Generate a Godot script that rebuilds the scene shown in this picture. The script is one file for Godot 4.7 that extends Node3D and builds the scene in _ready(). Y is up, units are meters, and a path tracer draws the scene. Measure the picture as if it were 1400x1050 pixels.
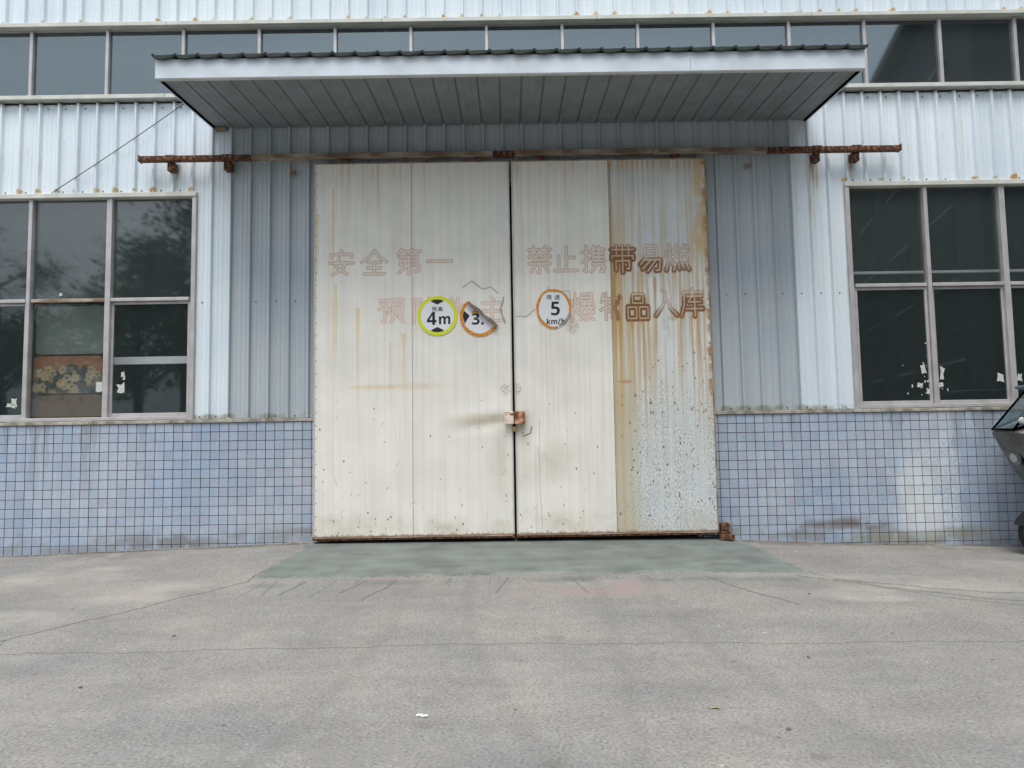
extends Node3D
# A factory front: sheet-clad wall with a small canopy, a pair of worn sliding doors, strip windows and a tiled dado.

# ------------------------------------------------------------------ mesh and texture helpers
class MB:
	var st := SurfaceTool.new()
	var off := Vector3.ZERO
	var uo := Vector2(-8, 8)      # where u = 0, v = 0 lies
	var us := Vector2(16, 8)      # what u = 1, v = 1 span
	var floor_uv := false
	var col := Color.WHITE
	var smooth := false

	func _init(o := Vector3.ZERO, uv_at := Vector2(-8, 8), uv_size := Vector2(16, 8)):
		off = o
		uo = uv_at
		us = uv_size
		st.begin(Mesh.PRIMITIVE_TRIANGLES)

	func v(p: Vector3, n: Vector3):
		st.set_normal(n)
		st.set_color(col)
		var q := Vector2(p.x, p.z) if floor_uv else Vector2(p.x, p.y)
		st.set_uv(Vector2((q.x - uo.x) / us.x, ((q.y - uo.y) if floor_uv else (uo.y - q.y)) / us.y))
		st.add_vertex(p - off)

	func tri(a: Vector3, b: Vector3, c: Vector3):       # counter-clockwise seen from outside
		var n := (b - a).cross(c - a).normalized()
		v(a, n); v(c, n); v(b, n)

	func tri_n(a: Vector3, b: Vector3, c: Vector3, na: Vector3, nb: Vector3, nc: Vector3):
		v(a, na); v(c, nc); v(b, nb)

	func quad(a: Vector3, b: Vector3, c: Vector3, d: Vector3):
		tri(a, b, c); tri(a, c, d)

	func quad_n(a: Vector3, b: Vector3, c: Vector3, d: Vector3, na: Vector3, nb: Vector3, nc: Vector3, nd: Vector3):
		tri_n(a, b, c, na, nb, nc); tri_n(a, c, d, na, nc, nd)

	func box(p: Vector3, q: Vector3, e := 0.0):          # from corner p to corner q, edges chamfered by e
		var c := (p + q) / 2
		var h := (q - p).abs() / 2
		e = minf(e, h[h.min_axis_index()] * 0.6)
		for ax in 3:
			var b := (ax + 1) % 3
			var d := (ax + 2) % 3
			for s in [-1.0, 1.0]:
				var f := []
				for k in [[-1, -1], [1, -1], [1, 1], [-1, 1]]:
					var w := Vector3.ZERO
					w[ax] = s * h[ax]
					w[b] = k[0] * (h[b] - e)
					w[d] = k[1] * (h[d] - e)
					f.append(c + w)
				if s < 0: f.reverse()
				quad(f[0], f[1], f[2], f[3])
		if e <= 0: return
		for ax in 3:                                       # chamfers along each axis, then corners
			var b := (ax + 1) % 3
			var d := (ax + 2) % 3
			for k in [[1, 1], [-1, 1], [-1, -1], [1, -1]]:
				var f := []
				for t in [[-1, 0], [1, 0], [1, 1], [-1, 1]]:
					var w := Vector3.ZERO
					w[ax] = t[0] * (h[ax] - e)
					w[b] = k[0] * (h[b] - (e if t[1] else 0.0))
					w[d] = k[1] * (h[d] - (0.0 if t[1] else e))
					f.append(c + w)
				if k[0] * k[1] < 0: f.reverse()
				quad(f[0], f[1], f[2], f[3])
		for sx in [-1.0, 1.0]:
			for sy in [-1.0, 1.0]:
				for sz in [-1.0, 1.0]:
					var a := c + Vector3(sx * h.x, sy * (h.y - e), sz * (h.z - e))
					var b := c + Vector3(sx * (h.x - e), sy * h.y, sz * (h.z - e))
					var d := c + Vector3(sx * (h.x - e), sy * (h.y - e), sz * h.z)
					if sx * sy * sz > 0: tri(a, b, d)
					else: tri(a, d, b)

	func tube(pts: Array, r: Variant, seg := 8, caps := true):
		var rings := []
		var nor := []
		for i in pts.size():
			var t: Vector3 = (pts[mini(i + 1, pts.size() - 1)] - pts[maxi(i - 1, 0)]).normalized()
			var a := t.cross(Vector3.UP if absf(t.y) < 0.9 else Vector3.RIGHT).normalized()
			var b := a.cross(t)
			var rr: float = r[i] if r is Array else r
			var ring := []
			var ns := []
			for k in seg:
				var n := a * cos(TAU * k / seg) - b * sin(TAU * k / seg)
				ns.append(n)
				ring.append(pts[i] + n * rr)
			rings.append(ring)
			nor.append(ns)
		for i in pts.size() - 1:
			for k in seg:
				var m := (k + 1) % seg
				quad_n(rings[i][k], rings[i + 1][k], rings[i + 1][m], rings[i][m], nor[i][k], nor[i + 1][k], nor[i + 1][m], nor[i][m])
		if caps:
			for k in range(1, seg - 1):
				tri(rings[0][0], rings[0][k], rings[0][k + 1])
				tri(rings[-1][0], rings[-1][k + 1], rings[-1][k])

	func prism(poly: PackedVector2Array, z0: float, z1: float):     # outline in x and y, pushed from z0 to z1
		if Geometry2D.is_polygon_clockwise(poly): poly.reverse()      # make it run counter-clockwise in y-up
		var ccw := 0.0
		for i in poly.size():
			ccw += poly[i].cross(poly[(i + 1) % poly.size()])
		if ccw < 0: poly.reverse()
		var t := Geometry2D.triangulate_polygon(poly)
		for i in range(0, t.size(), 3):
			var a := poly[t[i]]
			var b := poly[t[i + 1]]
			var c := poly[t[i + 2]]
			if (b - a).cross(c - a) < 0:
				var s := b
				b = c
				c = s
			tri(Vector3(a.x, a.y, z1), Vector3(b.x, b.y, z1), Vector3(c.x, c.y, z1))
			tri(Vector3(a.x, a.y, z0), Vector3(c.x, c.y, z0), Vector3(b.x, b.y, z0))
		for i in poly.size():
			var a := poly[i]
			var b := poly[(i + 1) % poly.size()]
			quad(Vector3(a.x, a.y, z0), Vector3(b.x, b.y, z0), Vector3(b.x, b.y, z1), Vector3(a.x, a.y, z1))

	func lathe(c: Vector3, prof: Array, seg := 28):       # profile of (radius, z offset), turned about the z axis
		for i in prof.size() - 1:
			for k in seg:
				var q := []
				for t in [[i, k], [i + 1, k], [i + 1, k + 1], [i, k + 1]]:
					var a: float = TAU * t[1] / seg
					q.append(c + Vector3(cos(a) * prof[t[0]].x, sin(a) * prof[t[0]].x, prof[t[0]].y))
				quad(q[3], q[2], q[1], q[0])

	func done() -> ArrayMesh:
		st.index()
		return st.commit()


class Paint:                                               # a computed picture of a surface: colours in sRGB bytes
	var w: int
	var h: int
	var at: Vector2                                        # surface point of its top left corner
	var k: float                                           # pixels per metre across
	var ky: float
	var d := PackedByteArray()
	var flip := 1.0                                        # 1: rows run against y; -1: rows run with z
	var rng := RandomNumberGenerator.new()

	func _init(ww: int, hh: int, top_left: Vector2, size: Vector2, down := 1.0):
		w = ww; h = hh; at = top_left; k = ww / size.x; ky = hh / size.y; flip = down
		d.resize(w * h * 3)
		rng.seed = 77

	func mix(i: int, j: int, c: Color, a: float):
		if i < 0 or j < 0 or i >= w or j >= h or a <= 0: return
		a = minf(a, 1.0)
		var o := (j * w + i) * 3
		d[o] = int(lerpf(d[o], c.r8, a))
		d[o + 1] = int(lerpf(d[o + 1], c.g8, a))
		d[o + 2] = int(lerpf(d[o + 2], c.b8, a))

	func pp(p: Vector2) -> Vector2:
		return Vector2((p.x - at.x) * k, (at.y - p.y) * ky if flip > 0 else (p.y - at.y) * ky)

	func blob(p: Vector2, r: Vector2, c: Color, a: float, n: PackedByteArray, ns: int, cut := 0.0):
		var q := pp(p)
		var rx := r.x * k
		var ry := r.y * ky
		for j in range(maxi(0, int(q.y - ry)), mini(h, int(q.y + ry) + 1)):
			for i in range(maxi(0, int(q.x - rx)), mini(w, int(q.x + rx) + 1)):
				var f := 1.0 - Vector2((i - q.x) / rx, (j - q.y) / ry).length()
				if f <= 0: continue
				var m := n[(j % ns) * ns + i % ns] / 255.0
				mix(i, j, c, a * smoothstep(0.0, 0.6, f) * (smoothstep(cut, cut + 0.25, m) if cut > 0 else 0.35 + m * 0.9))

	func streak(x: float, y0: float, y1: float, width: float, c: Color, a: float):
		var q := pp(Vector2(x, y0))
		var e := pp(Vector2(x, y1))
		var ph := rng.randf() * 9
		for j in range(int(q.y), int(e.y)):
			var f := (j - q.y) / maxf(e.y - q.y, 1.0)
			var hw := width * k * 0.5 * (0.75 + 0.25 * sin(ph + f * 11)) * (1.0 - 0.35 * f)
			var xx := q.x + sin(ph * 3 + f * 5) * 0.6
			for i in range(int(xx - hw - 1), int(xx + hw + 2)):
				mix(i, j, c, a * clampf(hw + 0.5 - absf(i - xx), 0, 1) * (1.0 - f) * (0.75 + 0.25 * sin(ph + i * 2.1)))

	func line(pts: Array, width: float, c: Color, a: float, wob := 0.0):
		for s in pts.size() - 1:
			var p := pp(pts[s])
			var q := pp(pts[s + 1])
			var n := int(p.distance_to(q) * 1.5) + 1
			var side := (q - p).orthogonal().normalized()
			for t in n:
				var o := p.lerp(q, t / float(n)) + side * wob * k * (sin(t * 0.021 + s) + 0.5 * sin(t * 0.067 + s * 2) + 0.25 * sin(t * 0.19))
				var hw := width * k * 0.5 * (0.85 + 0.2 * sin(t * 0.37) * sin(t * 0.11))
				for j in range(int(o.y - hw - 1), int(o.y + hw + 2)):
					for i in range(int(o.x - hw - 1), int(o.x + hw + 2)):
						mix(i, j, c, a * 0.55 * clampf(hw + 0.5 - Vector2(i - o.x, j - o.y).length(), 0, 1))

	func tex() -> ImageTexture:
		return ImageTexture.create_from_image(Image.create_from_data(w, h, false, Image.FORMAT_RGB8, d))


func noise_map(s: int, freq: float, w: int, h: int, oct := 4, sw := 0, sh := 0) -> PackedByteArray:
	var f := FastNoiseLite.new()
	f.seed = s
	f.noise_type = FastNoiseLite.TYPE_SIMPLEX_SMOOTH
	f.frequency = freq
	f.fractal_octaves = oct
	var im := f.get_image(w if sw == 0 else sw, h if sh == 0 else sh)
	if sw: im.resize(w, h, Image.INTERPOLATE_CUBIC)
	im.convert(Image.FORMAT_L8)
	return im.get_data()

func noise_tex(s: int, freq: float, a: Color, b: Color, size := 512, oct := 4, mid = null) -> NoiseTexture2D:
	var f := FastNoiseLite.new()
	f.seed = s
	f.noise_type = FastNoiseLite.TYPE_SIMPLEX_SMOOTH
	f.frequency = freq
	f.fractal_octaves = oct
	var t := NoiseTexture2D.new()
	t.width = size; t.height = size; t.seamless = true; t.noise = f
	var g := Gradient.new()
	g.set_color(0, a); g.set_color(1, b)
	if mid: g.add_point(0.5, mid)
	g.set_offset(0, 0.2); g.set_offset(g.get_point_count() - 1, 0.8)
	t.color_ramp = g
	return t

func mat(c: Color, rough := 0.6, metal := 0.0, tex: Texture2D = null, tri_scale := 0.0, bump: Texture2D = null, bump_cm := 0.0) -> StandardMaterial3D:
	var m := StandardMaterial3D.new()
	m.albedo_color = c
	m.roughness = rough
	m.metallic = metal
	if tex: m.albedo_texture = tex
	if tri_scale > 0:
		m.uv1_triplanar = true
		m.uv1_world_triplanar = true
		m.uv1_scale = Vector3.ONE * tri_scale
	if bump:
		m.heightmap_enabled = true
		m.heightmap_texture = bump
		m.heightmap_scale = bump_cm
	return m

func glass(c: Color, rough := 0.02, metal := 0.0) -> StandardMaterial3D:
	var m := mat(c, rough, metal)
	m.transparency = BaseMaterial3D.TRANSPARENCY_ALPHA
	return m

func tag(o: Node3D, label := "", category := "", group := "", kind := "") -> Node3D:
	if label: o.set_meta("label", label)
	if category: o.set_meta("category", category)
	if group: o.set_meta("group", group)
	if kind: o.set_meta("kind", kind)
	return o

func thing(called: String, at: Vector3, label: String, category: String, group := "") -> Node3D:
	var o := Node3D.new()
	o.name = called
	o.position = at
	add_child(o, true)
	return tag(o, label, category, group)

func put(called: String, b: Variant, m: Material, parent: Node, at := Vector3.ZERO) -> MeshInstance3D:
	var o := MeshInstance3D.new()
	o.name = called
	o.mesh = b.done() if b is MB else b
	o.material_override = m
	o.position = at
	parent.add_child(o, true)
	return o

func lettering(s: String, height: float, at: Vector3, m: Material, parent: Node, bold := true) -> MeshInstance3D:
	var t := TextMesh.new()
	var f := SystemFont.new()
	f.font_names = PackedStringArray(["Droid Sans"])
	f.font_weight = 700 if bold else 400
	t.font = f
	t.text = s
	t.font_size = 64
	t.pixel_size = height / (64 * 0.72)
	t.depth = 0.0016
	t.curve_step = 1.0
	var o := put("lettering", t, m, parent, at)
	return o

# Strokes of the written characters on a 100 x 100 field, y downward.
const GLYPH := {
	"an": "50,4 50,14;12,30 12,18 88,18 88,30;42,32 28,62 70,92;66,48 54,74 18,94;6,50 94,50",
	"quan": "50,6 30,32 6,48;50,6 70,32 94,48;28,50 72,50;28,70 72,70;14,92 86,92;50,50 50,92",
	"di": "24,4 10,22;20,12 46,12;32,14 38,24;62,4 50,20;60,12 92,12;74,14 80,24;16,32 82,32 82,48 20,48 20,64 88,64 86,84 74,86;50,32 50,96;46,66 12,92",
	"yi1": "6,50 94,50",
	"yu": "8,12 42,12 28,30;14,24 34,38;6,44 46,44 40,58;28,44 28,90 16,88;50,10 96,10;72,10 68,24;56,74 56,26 92,26 92,74;74,36 72,62 50,92;78,74 96,92",
	"fang": "12,8 12,96;12,10 34,10 26,34 34,54 14,62;66,4 70,18;42,24 96,24;62,24 60,56 40,94;60,50 86,50 82,88 66,92",
	"wei": "24,8 34,22;8,34 86,34 82,88 66,92;50,6 46,48 12,94;52,52 62,70",
	"zhu": "46,4 58,16;14,26 86,26;18,56 82,56;6,92 94,92;50,26 50,92",
	"jin": "26,2 26,44;8,14 46,14;26,16 8,40;26,16 46,36;72,2 72,44;54,14 94,14;72,16 54,38;72,16 94,40;24,50 76,50;8,64 92,64;50,64 50,96 40,94;32,72 18,92;68,72 82,90",
	"zhi": "52,6 52,90;22,38 22,90;52,44 84,44;6,90 94,90",
	"xie": "20,4 20,94 10,90;4,26 36,26;4,62 36,48;52,4 40,26;48,16 48,56;70,6 74,14;48,16 92,16;48,30 88,30;48,43 88,43;48,56 94,56;70,16 70,56;46,68 86,68 80,80 92,80 86,95 76,94;58,68 54,84 38,96",
	"dai": "6,18 94,18;26,4 26,34;50,4 50,34;74,4 74,34;8,52 8,40 92,40 92,52;24,90 24,58 76,58 76,86 66,86;50,46 50,98",
	"yi4": "28,6 76,6 76,44 28,44 28,6;28,25 76,25;36,46 10,72;30,56 88,56 84,92 70,94;50,58 18,88;70,58 38,96",
	"ran": "20,4 20,50 6,94;8,28 6,46;34,22 28,38;22,54 34,74;48,4 36,34;44,16 60,16 52,42 36,58;76,4 76,30 62,60;64,26 96,26;78,30 94,58;88,8 94,16;42,72 36,94;56,72 58,90;70,70 76,88;84,68 96,92",
	"bao": "18,4 18,50 4,94;6,28 6,46;32,22 26,38;20,54 32,76;46,6 88,6 88,30 46,30 46,6;46,18 88,18;40,40 96,40;56,32 56,54;78,32 78,54;36,54 98,54;54,56 38,72;80,56 96,72;68,58 68,98 60,96;44,76 58,84;40,94 60,86;90,72 78,82;76,84 94,94",
	"wu": "18,8 10,34;12,24 44,24;28,4 28,96;6,62 46,50;60,4 46,40;56,22 94,22 88,88 74,92;68,24 44,70;82,24 52,90",
	"pin": "28,8 72,8 72,40 28,40 28,8;8,54 44,54 44,94 8,94 8,54;56,54 92,54 92,94 56,94 56,54",
	"ru": "34,6 50,14 40,54 6,94;48,30 68,68 96,94",
	"ku": "50,2 54,12;10,14 94,14;16,14 16,56 4,96;28,28 88,28;52,20 34,48;34,48 86,48;60,36 60,98;24,72 94,72",
	"xian": "10,6 10,96;10,8 34,8 26,32 34,52 14,60;46,8 86,8 86,46 46,46;46,8 46,92 64,82;46,27 86,27;60,48 94,94;88,56 72,68",
	"gao": "50,2 50,12;8,16 92,16;28,28 72,28 72,42 28,42 28,28;10,96 10,54 90,54 90,94 80,92;32,66 68,66 68,82 32,82 32,66",
	"su": "12,6 22,20;4,38 20,38 20,74 6,90;20,78 40,92 96,92;34,16 94,16;42,30 86,30 86,50 42,50 42,30;64,4 64,82;60,52 36,74;68,52 92,72",
}

func strokes(key: String) -> Array:
	var out := []
	for s in GLYPH[key].split(";"):
		var pts := []
		for p in s.strip_edges().split(" ", false):
			var xy = p.split(",")
			pts.append(Vector2(float(xy[0]), float(xy[1])))
		out.append(pts)
	return out

func glyph_mesh(key: String, box: Rect2, z: float, m: Material, parent: Node, off: Vector3):
	var b := MB.new(off)
	var hw := 4.6
	for s in strokes(key):
		for i in s.size() - 1:
			var t: Vector2 = (s[i + 1] - s[i]).normalized() * hw
			var n := t.orthogonal()
			var c := []
			for p in [s[i] - t + n, s[i] - t - n, s[i + 1] + t - n, s[i + 1] + t + n]:
				c.append(Vector3(box.position.x + p.x / 100 * box.size.x, box.position.y - p.y / 100 * box.size.y, z + i * 0.0001))
			b.quad(c[0], c[1], c[2], c[3])
	put("lettering", b, m, parent)

# A painted character that has come off: its outline, and rust where the steel is bare.
func ghost_letter(P: Paint, key: String, box: Rect2, outline: Color, oa: float, rust: float, rust_from: float, n: PackedByteArray, ns: int):
	var segs := []
	for s in strokes(key):
		for i in s.size() - 1:
			segs.append([s[i], s[i + 1] - s[i], maxf((s[i + 1] - s[i]).length_squared(), 0.001)])
	var a := P.pp(box.position)
	var sc := Vector2(box.size.x * P.k / 100.0, box.size.y * P.ky / 100.0)
	var unit := (sc.x + sc.y) / 2
	var pad := 12
	for j in range(int(a.y) - pad, int(a.y + sc.y * 100) + pad):
		for i in range(int(a.x) - pad, int(a.x + sc.x * 100) + pad):
			if i < 1 or j < 1 or i >= P.w - 1 or j >= P.h - 1: continue
			var g := Vector2((i - a.x) / sc.x, (j - a.y) / sc.y)
			var best := 1e9
			for s in segs:
				var q: Vector2 = g - s[0]
				best = minf(best, (q - s[1] * clampf(q.dot(s[1]) / s[2], 0, 1)).length_squared())
			var e := (sqrt(best) - 5.2) * unit             # pixels from the edge of the stroke
			if e > 9: continue
			var m := n[(j % ns) * ns + i % ns] / 255.0
			var m2 := n[((j * 3 + 71) % ns) * ns + (i * 3 + 13) % ns] / 255.0
			if e < 0: P.mix(i, j, outline.lerp(Color8(226, 214, 198), 0.55), 0.42 * smoothstep(0.12, 0.5, m) * minf(oa, 1.0))
			P.mix(i, j, outline, oa * clampf(1.7 - absf(e + (m - 0.5) * 0.8), 0, 1) * smoothstep(0.15, 0.6, m2))
			if rust > 0:
				var low := smoothstep(rust_from - 18, rust_from + 18, g.y)
				var f := rust * low * smoothstep(7.0, 1.0, e - 1.0 + (m - 0.5) * 5) * smoothstep(-3.6, -0.4, e + (m2 - 0.5) * 2)
				P.mix(i, j, Color8(112, 68, 40).lerp(Color8(66, 38, 26), m2), f * (0.95 + 0.6 * m))
				P.mix(i, j, Color8(186, 132, 70), rust * low * 0.35 * smoothstep(9.0, 2.0, e))
	if rust > 0:
		for t in int(7 * rust) + 2:
			var x := box.position.x + box.size.x * P.rng.randf()
			P.streak(x, box.position.y - box.size.y * (0.85 + P.rng.randf() * 0.15), box.position.y - box.size.y * (1.15 + P.rng.randf() * 1.3), 0.010 + P.rng.randf() * 0.02, Color8(176, 124, 66), 0.45 * rust)

# ------------------------------------------------------------------ measurements
const SILL := 1.665
const HEAD := 4.325
const GY := [[-12.0, 0.08], [-9.0, 0.12], [-5.77, 0.165], [-4.12, 0.215], [-2.4, 0.262], [0.0, 0.25], [2.3, 0.235], [2.5, 0.215], [3.7, 0.16], [5.8, 0.10], [9.0, 0.05], [12.0, 0.02]]
var rng := RandomNumberGenerator.new()
var nz: PackedByteArray
var nf: PackedByteArray
var nw: PackedByteArray
const NS := 512

func wall_ground(x: float) -> float:
	for i in GY.size() - 1:
		if x <= GY[i + 1][0]:
			return lerpf(GY[i][1], GY[i + 1][1], clampf((x - GY[i][0]) / (GY[i + 1][0] - GY[i][0]), 0, 1))
	return 0.02

func ground_y(x: float, z: float) -> float:
	var t := clampf(1.0 - z / 2.95, 0.0, 1.0)
	if z < 0.0: t = 1.0
	t = lerpf(t, t * t * (3 - 2 * t), 0.3)
	return wall_ground(x) * t + 0.004 * sin(x * 1.3 + z * 0.7) * smoothstep(0.3, 2.0, z)


func _ready():
	rng.seed = 2024
	# ---------------------------------------------------------------- camera, sky, sun
	var cam := Camera3D.new()
	cam.name = "camera"
	cam.fov = 60.51
	cam.position = Vector3(0, 1.5, 7.56)
	cam.rotation_degrees = Vector3(3.9153, -0.1795, -0.9284)
	cam.near = 0.05
	cam.far = 400
	add_child(cam)
	var sky_mat := ProceduralSkyMaterial.new()
	sky_mat.sky_top_color = Color(0.86, 0.90, 0.945)
	sky_mat.sky_horizon_color = Color(0.47, 0.505, 0.53)
	sky_mat.sky_curve = 0.35
	sky_mat.ground_bottom_color = Color(0.35, 0.35, 0.34)
	sky_mat.ground_horizon_color = Color(0.55, 0.56, 0.56)
	var cover := noise_tex(5, 0.006, Color(0, 0, 0, 0), Color(0.34, 0.34, 0.34, 1), 1024, 5)
	sky_mat.sky_cover = cover
	var env := Environment.new()
	env.background_mode = Environment.BG_SKY
	env.sky = Sky.new()
	env.sky.sky_material = sky_mat
	env.tonemap_mode = Environment.TONE_MAPPER_LINEAR
	env.tonemap_exposure = 2.15
	env.sdfgi_enabled = true
	env.ssao_enabled = true
	env.ssil_enabled = true
	var we := WorldEnvironment.new()
	we.name = "environment"
	we.environment = env
	add_child(we)
	var sun := DirectionalLight3D.new()
	sun.name = "overcast_sun"
	sun.light_energy = 0.5
	sun.light_angular_distance = 30
	sun.light_color = Color(1.0, 0.99, 0.975)
	sun.rotation_degrees = Vector3(-66, -8, 0)
	sun.shadow_enabled = true
	add_child(sun)

	nz = noise_map(3, 0.02, NS, NS, 5)
	nf = noise_map(4, 0.16, NS, NS, 3)
	nw = noise_map(6, 0.55, NS, NS, 2)
	build_materials()
	build_ground()
	build_wall()
	build_windows()
	build_dado(-1)
	build_dado(1)
	build_canopy()
	build_surroundings()
	build_rail()
	build_door(-1)
	build_door(1)
	build_signs()
	build_small()
	build_vehicle()

# ------------------------------------------------------------------ materials
var M := {}

func build_materials():
	var grime := noise_tex(11, 0.008, Color8(234, 234, 231), Color8(255, 255, 255), 512, 5)
	var rust := noise_tex(12, 0.02, Color8(58, 40, 32), Color8(150, 104, 66), 512, 5, Color8(92, 60, 44))
	var rust_pale := noise_tex(13, 0.005, Color8(118, 98, 80), Color8(168, 158, 146), 512, 4, Color8(148, 134, 118))
	var lump := noise_tex(14, 0.03, Color.BLACK, Color.WHITE, 512, 5)
	M.facade = mat(Color.WHITE, 0.42, 0.0, facade_texture())
	M.facade.metallic_specular = 0.4
	M.tile = mat(Color.WHITE, 0.33, 0.0, M.facade.albedo_texture)
	M.tile.vertex_color_use_as_albedo = true
	M.grout = mat(Color8(78, 80, 84), 0.95, 0.0, grime, 1.3)
	M.frame = mat(Color8(190, 187, 188), 0.4, 0.25, grime, 0.9)
	M.trim = mat(Color8(204, 205, 198), 0.45, 0.0, grime, 0.7)
	M.cement = mat(Color8(172, 169, 162), 0.95, 0.0, noise_tex(15, 0.007, Color8(190, 186, 174), Color8(255, 253, 248), 512, 5), 1.1, lump, 0.4)
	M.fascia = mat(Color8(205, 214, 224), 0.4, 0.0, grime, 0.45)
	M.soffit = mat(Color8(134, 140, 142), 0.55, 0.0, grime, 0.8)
	M.roof = mat(Color8(58, 68, 64), 0.6, 0.0, grime, 1.1)
	M.rust = mat(Color.WHITE, 0.9, 0.1, rust, 1.9, lump, 0.3)
	M.rust_pale = mat(Color.WHITE, 0.8, 0.1, rust_pale, 0.9)
	M.dark = mat(Color8(48, 48, 46), 0.8)
	M.inside = mat(Color8(92, 94, 92), 0.95, 0.0, grime, 0.5)
	M.pane = glass(Color(0.34, 0.40, 0.40, 0.08), 0.03, 0.02)
	M.pane_high = glass(Color(0.44, 0.475, 0.49, 0.4), 0.04, 0.8)
	M.door_edge = mat(Color8(205, 202, 196), 0.5, 0.2, grime, 1.2)
	M.white = mat(Color8(226, 228, 232), 0.5)
	M.black = mat(Color8(22, 22, 24), 0.5)
	M.yellow = mat(Color8(214, 222, 30), 0.45)
	M.orange = mat(Color8(238, 178, 60), 0.5, 0.0, noise_tex(16, 0.03, Color8(196, 140, 90), Color8(255, 250, 220), 256, 4), 5.0)
	M.paper = mat(Color8(216, 218, 212), 0.9, 0.0, noise_tex(17, 0.03, Color8(190, 195, 190), Color8(255, 255, 255), 256, 3), 9.0)
	M.screw = mat(Color8(112, 82, 52), 0.8, 0.2)
	M.rubber = mat(Color8(24, 24, 25), 0.8)

func facade_texture() -> ImageTexture:
	var w := 2048
	var h := 1024
	var P := Paint.new(w, h, Vector2(-8, 8), Vector2(16, 8))
	var col := noise_map(21, 0.11, w, h, 3, w, 12)           # fine upright streaks
	var col2 := noise_map(22, 0.02, w, h, 3, w, 40)
	var big := noise_map(23, 0.02, w, h, 4, 512, 256)
	var fine := noise_map(24, 0.25, w, h, 2)
	var d := P.d
	var dado := int((8.0 - SILL) * P.ky)
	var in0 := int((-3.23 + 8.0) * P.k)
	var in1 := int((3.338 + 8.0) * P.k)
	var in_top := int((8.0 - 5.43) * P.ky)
	for j in h:
		for i in w:
			var o := j * w + i
			var a := (col[o] - 128) * 0.045 + (col2[o] - 128) * 0.035
			var b := (big[o] - 128) * 0.06
			var f := (fine[o] - 128) * 0.04
			var o3 := o * 3
			if j < dado:
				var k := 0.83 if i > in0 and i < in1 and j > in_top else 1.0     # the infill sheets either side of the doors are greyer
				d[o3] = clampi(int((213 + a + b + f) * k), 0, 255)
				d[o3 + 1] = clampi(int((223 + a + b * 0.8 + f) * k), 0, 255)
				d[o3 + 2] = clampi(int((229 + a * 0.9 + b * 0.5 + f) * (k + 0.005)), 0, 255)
			else:
				d[o3] = clampi(int(166 + a * 0.8 + b * 1.8 + f * 2), 0, 255)
				d[o3 + 1] = clampi(int(178 + a * 0.8 + b * 1.2 + f * 2), 0, 255)
				d[o3 + 2] = clampi(int(195 + a * 0.7 + b * 0.4 + f * 2), 0, 255)
	P.d = d
	var rr := RandomNumberGenerator.new()
	rr.seed = 8
	var ru := Color8(172, 122, 52)
	for x in rib_places():                                   # rust round the screws and what has run down from them
		for y in [6.405, HEAD + 0.03]:
			if y < 5 and x > -3.6 and x < 3.9: continue
			if rr.randf() < 0.8:
				var s := 0.4 + rr.randf()
				P.blob(Vector2(x - 0.05 + rr.randf() * 0.06, y + 0.01), Vector2(0.045, 0.035) * s, ru, 0.85, nz, NS)
			if rr.randf() < 0.5:
				P.streak(x + rr.randf() * 0.12, y + 0.25 + rr.randf() * 0.5, y, 0.02, Color8(176, 160, 120), 0.25)
		P.blob(Vector2(x, SILL + 0.03), Vector2(0.14, 0.05), Color8(120, 118, 92), 0.5, nz, NS, 0.35)
		P.blob(Vector2(x, 5.41), Vector2(0.1, 0.03), Color8(110, 112, 108), 0.35, nz, NS)
	P.streak(4.37, 8.0, 6.4, 0.035, Color8(190, 138, 50), 0.9)
	P.streak(4.36, 6.95, 6.4, 0.03, Color8(190, 138, 50), 0.7)
	for t in [[3.555, 3.75, 0.03], [3.60, 3.5, 0.02], [3.64, 3.9, 0.03], [4.05, 4.33, 0.022], [4.075, 4.34, 0.02], [-3.87, 4.33, 0.03], [-3.23, 4.0, 0.03]]:
		P.streak(t[0], 4.54, t[1], t[2], Color8(166, 124, 58), 0.75 if t[0] > 0 else 0.3)
	for t in 60:
		var x := rr.randf_range(-7.5, 7.5)
		var y := rr.randf_range(2.2, 6.0)
		P.streak(x, y, y - rr.randf_range(0.4, 1.6), rr.randf_range(0.01, 0.03), Color8(150, 160, 162), 0.22)
	# dado: rain dirt, drips under the sill, the pale lime bloom and the brown splash on the right
	for t in [[-5.42, 0.75, 0.16], [-5.3, 0.9, 0.12], [-4.85, 0.85, 0.14], [-4.74, 1.05, 0.08], [-5.75, 1.1, 0.1], [-4.2, 1.2, 0.14], [3.2, 1.3, 0.1], [5.4, 0.9, 0.3], [5.1, 1.1, 0.2], [4.4, 1.25, 0.2]]:
		P.streak(t[0], SILL, t[1], t[2], Color8(112, 112, 112), 0.45)
	for t in 130:
		var x := rr.randf_range(-7.8, 7.8)
		P.blob(Vector2(x, wall_ground(x) + rr.randf() * 0.16), Vector2(rr.randf_range(0.08, 0.4), rr.randf_range(0.05, 0.15)), Color8(138, 138, 136), 0.28, nz, NS, 0.25)
	for t in 40:
		P.blob(Vector2(rr.randf_range(4.48, 5.0), rr.randf_range(0.3, 1.2)), Vector2(0.26, 0.22), Color8(212, 220, 224), 0.5, nw, NS, 0.42)
	for t in 26:
		P.blob(Vector2(rr.randf_range(4.5, 4.8), rr.randf_range(0.25, 1.0)), Vector2(0.2, 0.3), Color8(206, 214, 218), 0.3, nz, NS, 0.2)
	for t in 14:
		P.blob(Vector2(rr.randf_range(4.7, 5.25), rr.randf_range(0.3, 1.35)), Vector2(0.1, 0.16), Color8(222, 228, 230), 0.8, nw, NS, 0.5)
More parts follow.
